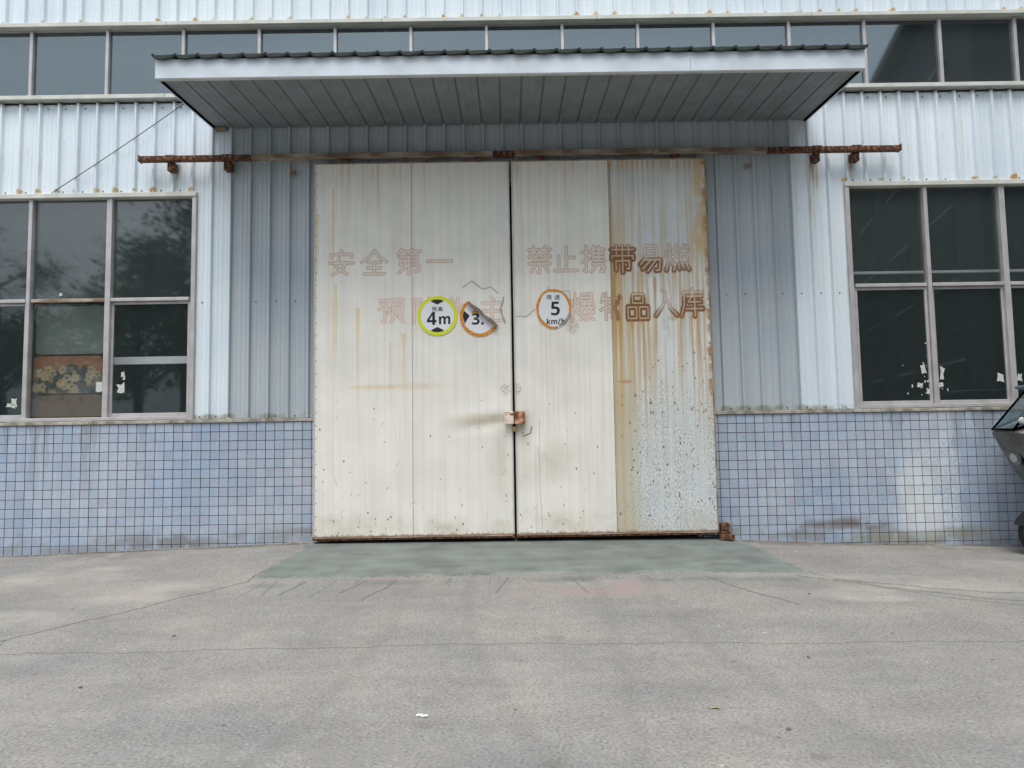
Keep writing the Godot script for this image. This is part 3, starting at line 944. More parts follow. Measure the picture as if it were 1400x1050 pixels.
# ------------------------------------------------------------------ canopy
func build_canopy():
	var c := thing("canopy", Vector3(0.05, 5.05, 0), "pale metal canopy with dark green ribbed roof jutting out above the doors", "canopy")
	var off := c.position
	var x0 := -3.43
	var x1 := 3.545
	# soffit in strips, each with a lapped edge
	var n := 31
	for i in n:
		var a := lerpf(x0 + 0.02, x1 - 0.02, i / float(n))
		var d := lerpf(x0 + 0.02, x1 - 0.02, (i + 1) / float(n))
		var b := MB.new(off)
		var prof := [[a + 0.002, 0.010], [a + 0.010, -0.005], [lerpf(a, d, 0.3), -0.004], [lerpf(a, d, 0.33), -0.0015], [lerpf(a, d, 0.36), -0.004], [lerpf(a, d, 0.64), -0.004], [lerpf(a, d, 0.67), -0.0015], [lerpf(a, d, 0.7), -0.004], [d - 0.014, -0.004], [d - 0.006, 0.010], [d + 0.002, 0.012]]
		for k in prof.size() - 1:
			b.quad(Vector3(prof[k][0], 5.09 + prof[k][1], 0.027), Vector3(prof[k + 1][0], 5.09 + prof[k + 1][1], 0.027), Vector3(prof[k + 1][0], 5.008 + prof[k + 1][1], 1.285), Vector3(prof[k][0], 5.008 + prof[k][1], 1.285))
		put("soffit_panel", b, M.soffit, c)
	var deck := MB.new(off)                                   # plate above, so that no light comes through the laps
	deck.quad(Vector3(x0, 5.11, 0.027), Vector3(x1, 5.11, 0.027), Vector3(x1, 5.03, 1.285), Vector3(x0, 5.03, 1.285))
	put("deck", deck, M.dark, c)
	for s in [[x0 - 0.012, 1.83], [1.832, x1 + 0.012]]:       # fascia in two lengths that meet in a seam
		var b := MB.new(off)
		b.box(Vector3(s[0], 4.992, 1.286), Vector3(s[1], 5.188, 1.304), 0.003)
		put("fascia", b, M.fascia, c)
		var l := MB.new(off)
		l.box(Vector3(s[0], 4.986, 1.26), Vector3(s[1], 4.9915, 1.30), 0.001)
		put("drip_edge", l, M.trim, c)
	for x in [x0, x1]:
		var b := MB.new(off)
		var q := []
		for u in [-0.011, 0.011]:
			for v in [Vector2(0.027, 5.075), Vector2(1.285, 4.99), Vector2(1.285, 5.188), Vector2(0.027, 5.27)]:
				q.append(Vector3(x + u, v.y, v.x))
		b.quad(q[0], q[1], q[2], q[3]); b.quad(q[7], q[6], q[5], q[4])
		for k in 4: b.quad(q[k], q[k + 4], q[(k + 1) % 4 + 4], q[(k + 1) % 4])
		put("side_fascia", b, M.fascia, c)
		var e := MB.new(off)
		e.tube([Vector3(x + (0.02 if x < 0 else -0.02), 5.078, 0.03), Vector3(x + (0.02 if x < 0 else -0.02), 4.998, 1.28)], 0.014, 6)
		put("edge_angle", e, M.dark, c)
	# roof: one ribbed sheet after the other, the edge turned down at the front
	var a := x0 - 0.03
	var pitch := (x1 - x0 + 0.06) / 32.0
	for i in 32:
		var b := MB.new(off)
		var prof := []
		var dip := rng.randf_range(-0.003, 0.003)
		for t in [[0.0, 0.012], [0.05, 0.017], [0.11, 0.016], [0.16, 0.004], [0.2, 0.0], [0.5, 0.003 + dip], [0.85, 0.004], [1.0, 0.006]]:
			prof.append([a + pitch * t[0], t[1]])
		for k in prof.size() - 1:
			var p: Array = prof[k]
			var q: Array = prof[k + 1]
			var f0 := Vector3(p[0], 5.207 + p[1], 1.345)
			var f1 := Vector3(q[0], 5.207 + q[1], 1.345)
			var r0 := Vector3(p[0], 5.30 + p[1], 0.0 + 0.028)
			var r1 := Vector3(q[0], 5.30 + q[1], 0.0 + 0.028)
			var h := 0.016 + 0.018 * sin(PI * clampf((prof[k][0] - a) / pitch, 0, 1))
			var h1 := 0.016 + 0.018 * sin(PI * clampf((prof[k + 1][0] - a) / pitch, 0, 1))
			b.quad(f0, f1, r1, r0)
			b.quad(f0 - Vector3(0, h, 0.006), f1 - Vector3(0, h1, 0.006), f1, f0)
			b.quad(f1 - Vector3(0, h1, 0.006), f0 - Vector3(0, h, 0.006), r0 - Vector3(0, 0.012, 0), r1 - Vector3(0, 0.012, 0))
		put("roof_panel", b, M.roof, c)
		a += pitch
	var br := MB.new(off)
	br.box(Vector3(-3.40, 5.045, 0.03), Vector3(-3.27, 5.075, 0.09), 0.004)
	put("corner_bracket", br, M.rust_pale, c)

# ------------------------------------------------------------------ what the panes mirror
func tree(at: Vector3, height: float, spread: float, seed_: int, label: String):
	var r := RandomNumberGenerator.new()
	r.seed = seed_
	var t := thing("broadleaf_tree", at, label, "tree", "trees across the yard")
	var b := MB.new()
	var top := Vector3(r.randf_range(-0.5, 0.5), height * 0.8, 0)
	b.tube([Vector3.ZERO, top * 0.3 + Vector3(0.1, 0, 0.1), top * 0.65, top], [0.28, 0.22, 0.14, 0.04], 9)
	var tips := []
	for i in 16:
		var f := r.randf_range(0.35, 1.0)
		var p := top * f
		var an := r.randf() * TAU
		var q := p + Vector3(cos(an) * spread * r.randf_range(0.4, 1.0) * (1.2 - f * 0.5), r.randf_range(0.2, 0.22 * height), sin(an) * spread * r.randf_range(0.4, 1.0) * (1.2 - f * 0.5))
		b.tube([p, p.lerp(q, 0.5) + Vector3(0, 0.25, 0), q], [0.08, 0.05, 0.02], 5)
		tips.append(q); tips.append(p.lerp(q, 0.6)); tips.append(q + Vector3(r.randfn(0, 0.6), r.randfn(0, 0.4), r.randfn(0, 0.6)))
	put("trunk", b, M.bark, t)
	var lf := MB.new()
	for tip in tips:
		for k in 130:
			var c: Vector3 = tip + Vector3(r.randfn(0, 0.55), r.randfn(0, 0.42), r.randfn(0, 0.55))
			var u := Vector3(r.randfn(), r.randfn(), r.randfn()).normalized() * 0.13
			var v := u.cross(Vector3(r.randfn(), r.randfn(), r.randfn())).normalized() * 0.06
			var g := r.randf_range(0.7, 1.0)
			lf.col = Color(g, g, g)
			lf.quad(c - u, c + v, c + u, c - v)
	put("crown", lf, M.leaf, t)

func build_surroundings():
	M.bark = mat(Color8(82, 72, 62), 0.9)
	M.leaf = mat(Color8(66, 84, 52), 0.6)
	M.leaf.vertex_color_use_as_albedo = true
	M.leaf.backlight_enabled = true
	M.leaf.backlight = Color(0.12, 0.18, 0.06)
	var q := [[-13.2, 19.0, 11.5, 3.0], [-8.6, 20.5, 9.5, 2.8], [-17.5, 23.0, 9.5, 3.2], [-4.2, 22.0, 7.5, 2.4], [-23.0, 22.0, 11.0, 3.2], [0.6, 17.5, 10.0, 3.0], [4.6, 16.5, 11.5, 3.2], [-2.6, 18.5, 10.5, 3.0], [8.4, 18.5, 12.0, 3.2], [-6.2, 26.0, 12.5, 3.4]]
	var words := ["tall leafy tree mirrored in the upper panes of the left window", "rounded leafy tree mirrored in the left window nearest the doors", "leafy tree mirrored low in the left window behind the tallest one", "smaller leafy tree across the yard, mirrored behind the clouded pane", "leafy tree farthest left across the yard, mirrored at the edge", "leafy tree across the yard, straight opposite the doors", "broad leafy tree across the yard, opposite the right door leaf", "leafy tree across the yard, opposite the left door leaf", "tallest leafy tree across the yard, beside the grey block", "tall tree set back in the row across the yard"]
	for i in q.size():
		tree(Vector3(q[i][0], 0, q[i][1]), q[i][2], q[i][3], 50 + i, words[i])
	# the neighbouring block that closes the yard on the right; its eave cuts across the high panes
	var s := thing("neighbouring_block", Vector3(9.4, 0, 5.2), "grey rendered block at the right of the yard, mirrored in the panes", "building")
	s.rotation.y = atan2(0.94, 3.33)
	var wm := mat(Color8(74, 77, 77), 0.9, 0.0, noise_tex(61, 0.01, Color8(190, 190, 186), Color8(255, 255, 255), 512, 5), 0.2)
	var b := MB.new()
	b.box(Vector3(0.06, -0.3, 0), Vector3(9, 11.3, 24))
	put("wall", b, wm, s)
	var r := MB.new()
	r.box(Vector3(-0.3, 11.3, -0.3), Vector3(9.3, 11.6, 24.3), 0.03)
	put("roof", r, M.inside, s)
	for k in 7:
		for f in 3:
			var w := Node3D.new()
			w.name = "window"
			s.add_child(w, true)
			var z := 1.4 + k * 3.2
			var y := 1.2 + f * 3.4
			bar(w, "frame", Vector3(0.02, y - 0.05, z - 0.05), Vector3(0.058, y, z + 1.65), M.frame)
			bar(w, "frame", Vector3(0.02, y + 1.6, z - 0.05), Vector3(0.058, y + 1.65, z + 1.65), M.frame)
			bar(w, "pane", Vector3(0.03, y + 0.001, z), Vector3(0.057, y + 1.599, z + 1.6), M.dark)

# ------------------------------------------------------------------ door rail
func build_rail():
	var t := thing("door_rail", Vector3(0.15, 4.64, 0.12), "long rusty steel track for the sliding doors under the canopy", "rail")
	var off := t.position
	# channel in lengths: rusted ends, paler weathered middle
	var e := [[-4.235, -3.37, 0], [-3.362, -2.95, 0], [-2.942, -0.16, 1], [-0.152, 0.10, 0], [0.108, 1.70, 1], [1.706, 3.02, 1], [3.028, 3.60, 0], [3.606, 4.555, 0]]
	for q in e:
		var b := MB.new(off)
		var dy: float = rng.randf_range(-0.003, 0.003)
		var a: float = q[0]
		var z: float = q[1]
		b.box(Vector3(a, 4.660 + dy, 0.10), Vector3(z, 4.708 + dy, 0.168), 0.005)
		put("track", b, M.rust if q[2] == 0 else M.rust_pale, t)
		var lip := MB.new(off)
		lip.box(Vector3(a + 0.002, 4.649 + dy, 0.096), Vector3(z - 0.002, 4.6595 + dy, 0.174), 0.003)
		put("track_lip", lip, M.rust if q[2] == 0 else M.rust_pale, t)
	for q in [[-4.24, 0.012], [4.553, 0.014]]:
		var b := MB.new(off)
		b.box(Vector3(q[0], 4.640, 0.092), Vector3(q[0] + q[1], 4.718, 0.180), 0.003)
		put("end_plate", b, M.rust, t)
	for x in [-3.885, -3.23, 3.60, 4.06]:
		var b := MB.new(off)
		b.box(Vector3(x - 0.042, 4.545, 0.028), Vector3(x + 0.042, 4.6480, 0.125), 0.006)
		put("bracket", b, M.rust, t)
		var c := MB.new(off)
		c.box(Vector3(x - 0.055, 4.7105, 0.028), Vector3(x + 0.055, 4.718, 0.160), 0.003)
		put("clip", c, M.rust, t)
	for x in [-2.45, -1.65, -0.85, 0.62, 1.4, 2.2, 2.9]:
		var c := MB.new(off)
		c.box(Vector3(x - 0.05, 4.7105, 0.028), Vector3(x + 0.05, 4.718, 0.160), 0.003)
		put("clip", c, M.rust_pale, t)
	for x in [-2.5, 2.82]:
		var c := MB.new(off)
		c.box(Vector3(x - 0.035, 4.50, 0.028), Vector3(x + 0.035, 4.56, 0.05), 0.006)
		put("stop_plate", c, M.rust_pale, t)

# ------------------------------------------------------------------ sliding doors
func door_texture(side: int, x0: float, y1: float, size: Vector2) -> ImageTexture:
	var w := 736
	var h := 1376
	var P := Paint.new(w, h, Vector2(x0, y1), size)
	P.rng.seed = 90 + side
	var s := 60 + side * 7
	var col := noise_map(s, 0.16, w, h, 2, w, 6)
	var col2 := noise_map(s + 1, 0.03, w, h, 3, w, 24)
	var big := noise_map(s + 2, 0.006, w, h, 4)
	var fine := noise_map(s + 3, 0.28, w, h, 2)
	var peel := noise_map(s + 4, 0.15, w, h, 3, w, h / 2)
	var runs := noise_map(s + 5, 0.05, w, h, 3, w, 30)
	var d := P.d
	var seam := int((1.17 - x0) * P.k)
	for j in h:
		var f := j / float(h)
		for i in w:
			var o := j * w + i
			var a := (col[o] - 128) * 0.04 + (col2[o] - 128) * 0.035 + (big[o] - 128) * 0.045 + (fine[o] - 128) * 0.03
			var r := 228.0 + a
			var g := 225.0 + a
			var b := 217.0 + a * 0.9
			if side > 0 and i > seam:                          # the last sheet: bluish, run over by rust, flaking below
				var t := (i - seam) / float(w - seam)
				r = 208 + a * 1.3; g = 212 + a * 1.3; b = 212 + a * 1.2
				var ru := smoothstep(120.0, 205.0, runs[o] + 30 * smoothstep(0.4, 0.0, absf(t - 0.15)) + 40 * smoothstep(0.75, 1.0, t)) * smoothstep(0.92, 0.40, f) * smoothstep(0.0, 0.3, f + 0.12)
				ru *= lerpf(0.25, 0.55, smoothstep(0.22, 0.34, f))
				var sm := smoothstep(0.30, 0.02, t) * smoothstep(0.02, 0.2, f) * (0.30 + 0.4 * smoothstep(90.0, 200.0, float(col2[o])))
				r = lerpf(r, 196, sm); g = lerpf(g, 168, sm); b = lerpf(b, 116, sm)
				var top := smoothstep(0.06, 0.0, f) * smoothstep(70.0, 190.0, float(runs[o])) * 0.6
				ru = maxf(ru, top)
				r = lerpf(r, 186, ru); g = lerpf(g, 146, ru); b = lerpf(b, 88, ru)
				var wet := smoothstep(0.52, 0.75, f + (big[o] - 128) * 0.001) * smoothstep(0.1, 0.45, t + f * 0.25)
				var sp := smoothstep(118.0, 150.0, float(peel[o]) + (fine[o] - 128) * 0.4) * wet * 0.55 * (0.45 + 0.55 * smoothstep(70.0, 170.0, float(col2[o])))
				r = lerpf(r, 138, sp); g = lerpf(g, 142, sp); b = lerpf(b, 142, sp)
				if t < 0.32 and f > 0.5:
					var mo := smoothstep(0.5, 0.7, f) * smoothstep(0.32, 0.1, t) * 0.4
					r = lerpf(r, 176, mo); g = lerpf(g, 166, mo); b = lerpf(b, 132, mo)
			else:
				var dirt := smoothstep(150.0, 220.0, float(runs[o])) * 0.12
				r = lerpf(r, 176, dirt); g = lerpf(g, 158, dirt); b = lerpf(b, 128, dirt)
			d[o * 3] = clampi(int(r), 0, 255)
			d[o * 3 + 1] = clampi(int(g), 0, 255)
			d[o * 3 + 2] = clampi(int(b), 0, 255)
	P.d = d
	var rr := RandomNumberGenerator.new()
	rr.seed = 500 + side
	var orange := Color8(196, 152, 92)
	# rust along the top, the outer edge and the bottom
	for t in 26:
		var x := x0 + size.x * rr.randf()
		if side < 0 and x > -1.2 and t % 3: continue
		P.streak(x, y1 - 0.01, y1 - rr.randf_range(0.1, 0.9), rr.randf_range(0.01, 0.04), orange, 0.35)
	for i in w:                                               # a thin ragged rim of rust along the foot
		var m := nz[(i * 2 + side * 90) % NS + 40 * NS] / 255.0
		var m2 := nf[(i * 5) % NS + 99 * NS] / 255.0
		var hh := int(2 + 13.0 * smoothstep(0.35, 0.75, m) * m2 + 3 * m2)
		for j in hh: P.mix(i, h - 1 - j, Color8(140, 112, 86).lerp(Color8(104, 76, 56), m2), 0.75 * (1.0 - j / float(hh + 1)))
	for t in 40:
		P.blob(Vector2(x0 + size.x * rr.randf(), y1 - size.y + rr.randf() * 0.2), Vector2(rr.randf_range(0.05, 0.2), 0.05 + rr.randf() * 0.08), Color8(190, 178, 156), 0.13, nz, NS)
	for t in 80:                                              # scratches and dents with bare steel, mostly low down
		var p := Vector2(x0 + size.x * rr.randf(), y1 - size.y * (1 - rr.randf() * rr.randf() * 0.45))
		if rr.randf() < 0.5: P.blob(p, Vector2(0.009, 0.013) * rr.randf_range(0.5, 1.4), Color8(86, 78, 70), 0.9, nz, NS)
		else: P.line([p, p + Vector2(rr.randfn(0, 0.03), rr.randfn(0, 0.04))], 0.004, Color8(110, 104, 96), 0.8)
	P.line([Vector2(-1.10 if side < 0 else 1.168, y1), Vector2(-1.10 if side < 0 else 1.168, y1 - size.y)], 0.006, Color8(118, 110, 98), 0.9)
	var pinkish := Color8(184, 130, 108)
	var grey := Color8(166, 128, 98)
	if side < 0:
		for q in [[-2.06, 3.58, 0.31, "an"], [-1.69, 3.58, 0.32, "quan"], [-1.29, 3.585, 0.31, "di"], [-0.94, 3.585, 0.31, "yi1"]]:
			ghost_letter(P, q[3], Rect2(q[0], q[1], q[2], 0.31), grey if q[3] != "di" else pinkish, 0.9, 0.0, 0, nf, NS)
		for q in [[-1.495, "yu"], [-1.115, "fang"], [-0.73, "wei"], [-0.345, "zhu"]]:
			ghost_letter(P, q[1], Rect2(q[0], 3.02, 0.31, 0.31), Color8(204, 150, 132), 0.9, 0.0, 0, nf, NS)
		for q in [[-2.0, 4.3, 1.2, 0.035], [-1.97, 3.2, 1.4, 0.05], [-1.72, 2.9, 1.3, 0.05], [-1.2, 2.6, 1.6, 0.06], [-1.35, 2.5, 1.7, 0.04], [-2.18, 4.0, 3.1, 0.05]]:
			P.streak(q[0], q[1], q[2], q[3], Color8(214, 172, 110), 0.5)
		P.blob(Vector2(-1.55, 2.0), Vector2(0.36, 0.035), Color8(214, 190, 150), 0.5, nz, NS)
		P.blob(Vector2(-1.1, 2.0), Vector2(0.5, 0.05), Color8(206, 180, 140), 0.35, nz, NS)
		P.line([Vector2(-0.62, 2.02), Vector2(0.0, 2.02)], 0.03, Color8(232, 228, 216), 0.5)
		# the leaf's edge where hands and the bolt have worked
		for t in 16:
			P.blob(Vector2(-0.03 - rr.randf() * 0.16, rr.randf_range(0.8, 1.55)), Vector2(0.12, 0.22), Color8(184, 172, 150), 0.07, nz, NS)
		P.blob(Vector2(-0.35, 1.62), Vector2(0.45, 0.09), Color8(210, 192, 156), 0.4, nz, NS)
		P.blob(Vector2(-0.05, 1.95), Vector2(0.08, 0.09), Color8(90, 84, 76), 0.6, nf, NS, 0.5)
		P.line([Vector2(-0.52, 3.12), Vector2(-0.42, 3.19), Vector2(-0.3, 3.1), Vector2(-0.2, 3.12), Vector2(-0.12, 3.05)], 0.02, Color8(178, 170, 155), 0.5, 0.004)
		P.line([Vector2(-0.06, 3.0), Vector2(-0.1, 2.85), Vector2(-0.05, 2.7)], 0.02, Color8(150, 142, 130), 0.5, 0.006)
	else:
		for q in [[0.215, "jin", 0.0, 0.0], [0.515, "zhi", 0.0, 0.0], [0.835, "xie", 0.0, 0.0], [1.165, "dai", 1.0, 10.0], [1.485, "yi4", 0.75, 52.0], [1.79, "ran", 0.6, 78.0]]:
			ghost_letter(P, q[1], Rect2(q[0], 3.59, 0.29, 0.325), Color8(172, 126, 100), 0.9, q[2], q[3], nf, NS)
		for q in [[0.365, "yi4", 0.0, 0.0], [0.705, "bao", 0.0, 0.0], [1.03, "wu", 0.0, 0.0], [1.335, "pin", 0.95, 18.0], [1.655, "ru", 0.7, 76.0], [1.955, "ku", 0.75, 30.0]]:
			ghost_letter(P, q[1], Rect2(q[0], 3.04 + (0.03 if q[0] > 1.6 else 0.0), 0.27, 0.325), Color8(186, 136, 114) if q[0] < 1 else Color8(150, 104, 74), 0.9, q[2], q[3], nf, NS)
		ghost_letter(P, "wu", Rect2(1.03, 3.04, 0.27, 0.325), Color8(140, 100, 76), 0.0, 0.0, 0, nf, NS)
		for t in 5: P.blob(Vector2(1.2 + rr.randf() * 0.07, 2.74 + t * 0.06), Vector2(0.035, 0.05), Color8(112, 66, 40), 0.8, nf, NS)
		for t in 40:                                           # the outer edge
			P.blob(Vector2(2.27 + rr.randf() * 0.03, rr.randf_range(1.9, 4.55)), Vector2(0.05, 0.1), Color8(168, 112, 56), 0.4, nz, NS, 0.3)
		for t in 16:
			P.blob(Vector2(2.16 + rr.randf() * 0.12, rr.randf_range(3.5, 4.5)), Vector2(0.12, 0.25), Color8(204, 164, 96), 0.13, nz, NS, 0.2)
		for q in [[1.20, 3.25, 1.2, 0.06, 0.7], [1.26, 2.75, 1.3, 0.05, 0.6], [1.40, 2.7, 1.6, 0.05, 0.6], [1.53, 2.7, 1.3, 0.06, 0.6], [1.67, 3.2, 2.0, 0.04, 0.6], [1.96, 2.8, 1.7, 0.03, 0.5], [2.08, 2.75, 0.9, 0.02, 0.75], [2.14, 2.8, 1.5, 0.05, 0.6], [1.9, 3.25, 2.6, 0.02, 0.5]]:
			P.streak(q[0], q[1], q[2], q[3], Color8(180, 128, 66), q[4] * 1.25)
		for q in [[1.62, 3.2, 2.1, 0.07], [1.86, 2.7, 1.9, 0.10], [1.76, 2.6, 2.0, 0.06]]:
			P.streak(q[0], q[1], q[2], q[3], Color8(224, 228, 234), 0.7)
		for t in 150:                                          # dark pits where the skin has gone
			var p := Vector2(rr.randf_range(1.2, 2.28), rr.randf_range(0.5, 2.35))
			if p.y > 2.0 and p.x < 1.5: continue
			var s2 := rr.randf_range(0.004, 0.013)
			P.blob(p, Vector2(s2, s2 * rr.randf_range(1.0, 2.2)), Color8(88, 78, 66), 0.95, nz, NS)
		P.streak(1.185, 4.55, 0.4, 0.028, Color8(150, 106, 58), 0.75)
		P.blob(Vector2(1.3, 2.015), Vector2(0.12, 0.025), Color8(170, 120, 70), 0.6, nz, NS)
		for t in 14:
			P.blob(Vector2(0.09 + rr.randf() * 0.16, rr.randf_range(0.9, 1.55)), Vector2(0.13, 0.2), Color8(184, 172, 150), 0.07, nz, NS)
		P.blob(Vector2(0.5, 1.15), Vector2(0.2, 0.3), Color8(208, 200, 170), 0.25, nz, NS)
		P.line([Vector2(0.32, 1.6), Vector2(0.31, 1.2), Vector2(0.33, 0.42)], 0.006, Color8(140, 132, 120), 0.7, 0.004)
		P.line([Vector2(0.14, 1.42), Vector2(0.22, 1.45), Vector2(0.24, 1.53)], 0.014, Color8(104, 92, 78), 0.8)
		P.line([Vector2(0.08, 2.78), Vector2(0.2, 2.77), Vector2(0.3, 2.86)], 0.012, Color8(150, 142, 126), 0.6, 0.004)
		P.line([Vector2(0.37, 2.97), Vector2(0.45, 3.11), Vector2(0.48, 3.06), Vector2(0.7, 3.06), Vector2(0.7, 2.62)], 0.006, Color8(110, 104, 92), 0.8)
		P.blob(Vector2(0.08, 1.95), Vector2(0.06, 0.09), Color8(90, 84, 76), 0.6, nf, NS, 0.5)
		P.blob(Vector2(0.72, 2.66), Vector2(0.1, 0.12), Color8(130, 120, 96), 0.6, nf, NS, 0.45)
	return P.tex()

func dent(x: float, y: float) -> float:
	var z := 0.0
	for q in [[-0.28, 1.55, 0.30, 0.06, -0.010], [-0.28, 1.67, 0.36, 0.09, 0.008], [-0.1, 1.3, 0.14, 0.3, -0.006], [0.16, 1.35, 0.12, 0.25, -0.007], [0.45, 1.3, 0.28, 0.2, 0.006], [0.55, 0.9, 0.3, 0.16, -0.005], [-0.3, 3.1, 0.25, 0.12, -0.006], [0.2, 3.6, 0.12, 0.5, -0.006], [0.25, 2.8, 0.18, 0.1, -0.007], [-1.5, 1.2, 0.5, 0.5, 0.004], [0.7, 3.9, 0.5, 0.4, 0.004]]:
		var dx: float = (x - q[0]) / q[2]
		var dy: float = (y - q[1] - (x - q[0]) * 0.12) / q[3]
		z += 1.9 * q[4] * exp(-dx * dx - dy * dy)
	z -= 0.011 * exp(-pow((y - 1.575 - (x + 0.28) * 0.12) / 0.018, 2)) * smoothstep(-0.55, -0.15, x) * smoothstep(0.0, -0.08, x)
	z += 0.007 * exp(-pow((y - 1.30 + (x - 0.3) * 0.9) / 0.035, 2)) * smoothstep(0.06, 0.2, x) * smoothstep(0.62, 0.4, x)
	z -= 0.006 * exp(-pow((y - 2.79 - 0.03 * sin(x * 20)) / 0.02, 2)) * smoothstep(0.04, 0.1, x) * smoothstep(0.34, 0.26, x)
	z += 0.004 * sin(y * 9.0 + x * 4) * smoothstep(0.3, 0.05, absf(x)) * smoothstep(2.4, 3.0, y)
	return z + 0.0016 * sin(x * 3.1 + 1.0) * sin(y * 2.3)

func build_door(side: int):
	var x0 := -2.215 if side < 0 else 0.052
	var x1 := 0.028 if side < 0 else 2.302
	var y0 := 0.335
	var y1 := 4.585
	var t := thing("sliding_door_leaf", Vector3((x0 + x1) / 2, 0.30, 0.12), "left cream sheet-metal sliding door leaf with faded outlined characters" if side < 0 else "right cream sliding door leaf with rust-streaked outer sheet and characters", "door", "pair of sliding door leaves")
	var off := t.position
	var m := mat(Color.WHITE, 0.5, 0.0, door_texture(side, x0, y1, Vector2(x1 - x0, y1 - y0)))
	var seam := -1.10 if side < 0 else 1.17
	for s in [[x0 + 0.012, seam - 0.001], [seam + 0.001, x1 - 0.012]]:
		var w: float = s[1] - s[0]
		var nx := int(w / 0.011)
		var ny := 84
		var st := SurfaceTool.new()
		st.begin(Mesh.PRIMITIVE_TRIANGLES)
		for j in ny + 1:
			for i in nx + 1:
				var x: float = s[0] + w * i / nx
				var y: float = lerpf(y0, y1 - 0.004, j / float(ny))
				var lap := 0.0035 if s[0] > seam - 0.01 and x < seam + 0.02 else 0.0
				var edge := smoothstep(0.0, 0.09, minf(x - x0, x1 - x))
				var z := 0.146 + 0.0007 * sin(x * 195.0) + dent(x, y) * edge + lap
				st.set_uv(Vector2((x - x0) / (x1 - x0), (y1 - y) / (y1 - y0)))
				st.add_vertex(Vector3(x, y, z) - off)
		for j in ny:
			for i in nx:
				var a := j * (nx + 1) + i
				for q in [a, a + nx + 1, a + nx + 2, a, a + nx + 2, a + 1]: st.add_index(q)
		st.generate_normals()
		put("door_sheet", st.commit(), m, t)
	var back := MB.new(off)
	back.box(Vector3(x0 + 0.004, y0, 0.06), Vector3(x1 - 0.004, y1 - 0.006, 0.122))
	put("core", back, M.dark, t)
	for e in [x0, x1 - 0.016]:                                 # upright edge channels
		var b := MB.new(off)
		b.box(Vector3(e, y0, 0.058), Vector3(e + 0.016, y1, 0.1535), 0.003)
		var inner: bool = (e == x1 - 0.016) == (side < 0)
		put("edge_channel", b, M.door_edge if inner or side < 0 else M.rust_pale, t)
	var top := MB.new(off)
	top.box(Vector3(x0 + 0.0165, y1 - 0.005, 0.058), Vector3(x1 - 0.0165, y1 + 0.012, 0.152), 0.003)
	put("top_channel", top, M.rust_pale, t)
	var bot := MB.new(off)
	bot.box(Vector3(x0 - 0.004, 0.296, 0.055), Vector3(x1 + 0.002, y0 - 0.0005, 0.160), 0.005)
	put("bottom_channel", bot, M.rust, t)
	var lip := MB.new(off)
	lip.box(Vector3(x0 + 0.02, 0.318, 0.1605), Vector3(x1 - 0.02, 0.331, 0.167), 0.002)
	put("bottom_strip", lip, M.rust_pale, t)
	for x in [x0 + 0.35, x1 - 0.35]:                           # hangers up to the track
		var b := MB.new(off)
		b.box(Vector3(x - 0.05, y1 + 0.0125, 0.11), Vector3(x + 0.05, 4.6480, 0.14), 0.003)
		put("hanger", b, M.rust, t)
	# rivets down the outer edge
	var rv := MB.new(off)
	for i in 30:
		rv.lathe(Vector3(x0 + 0.03 if side < 0 else x1 - 0.03, y0 + 0.08 + i * 0.145, 0.1475), [Vector2(0.006, 0.0), Vector2(0.005, 0.003), Vector2(0.0, 0.004)], 7)
	tag(put("rivets", rv, M.screw, t), "", "", "", "stuff")
	# half of the bolt box
	var cover := mat(Color8(226, 216, 208), 0.6, 0.0, noise_tex(70 + side, 0.008, Color8(214, 170, 140) if side < 0 else Color8(116, 72, 46), Color8(255, 255, 255) if side < 0 else Color8(226, 196, 168), 256, 5, Color8(250, 238, 230) if side < 0 else Color8(168, 118, 82)), 3.0)
	var bx := MB.new(off)
	if side < 0: bx.box(Vector3(-0.066, 1.552, 0.156), Vector3(0.036, 1.70, 0.215), 0.008)
	else: bx.box(Vector3(0.044, 1.552, 0.156), Vector3(0.163, 1.70, 0.212), 0.008)
	var box := put("bolt_box", bx, cover, t)
	tag(box, "white painted bolt box half" if side < 0 else "rusty bolt box half")
	if side < 0:
		var slot := MB.new(off)
		slot.box(Vector3(-0.005, 1.655, 0.2145), Vector3(0.035, 1.668, 0.2162))
		put("slot", slot, M.rust, box)
		var pl := MB.new(off)
		pl.box(Vector3(0.014, 1.47, 0.165), Vector3(0.07, 1.53, 0.190), 0.006)
		put("padlock", pl, mat(Color8(150, 134, 92), 0.4, 0.6), t)
		var sh := MB.new(off)
		sh.tube([Vector3(0.026, 1.525, 0.178), Vector3(0.026, 1.55, 0.178), Vector3(0.042, 1.562, 0.178), Vector3(0.058, 1.55, 0.178), Vector3(0.058, 1.525, 0.178)], 0.004, 6)
		put("shackle", sh, M.frame, t)

# ------------------------------------------------------------------ round signs on the doors
func disc(b: MB, c: Vector3, rx: float, ry: float, z0: float, z1: float, seg := 40, wob := 0.0):
	var p := PackedVector2Array()
	for i in seg:
		var a := TAU * i / seg
		var r := 1.0 + wob * (sin(a * 3 + 1) * 0.5 + sin(a * 7) * 0.3)
		p.append(Vector2(c.x + cos(a) * rx * r, c.y + sin(a) * ry * r))
	b.prism(p, z0, z1)

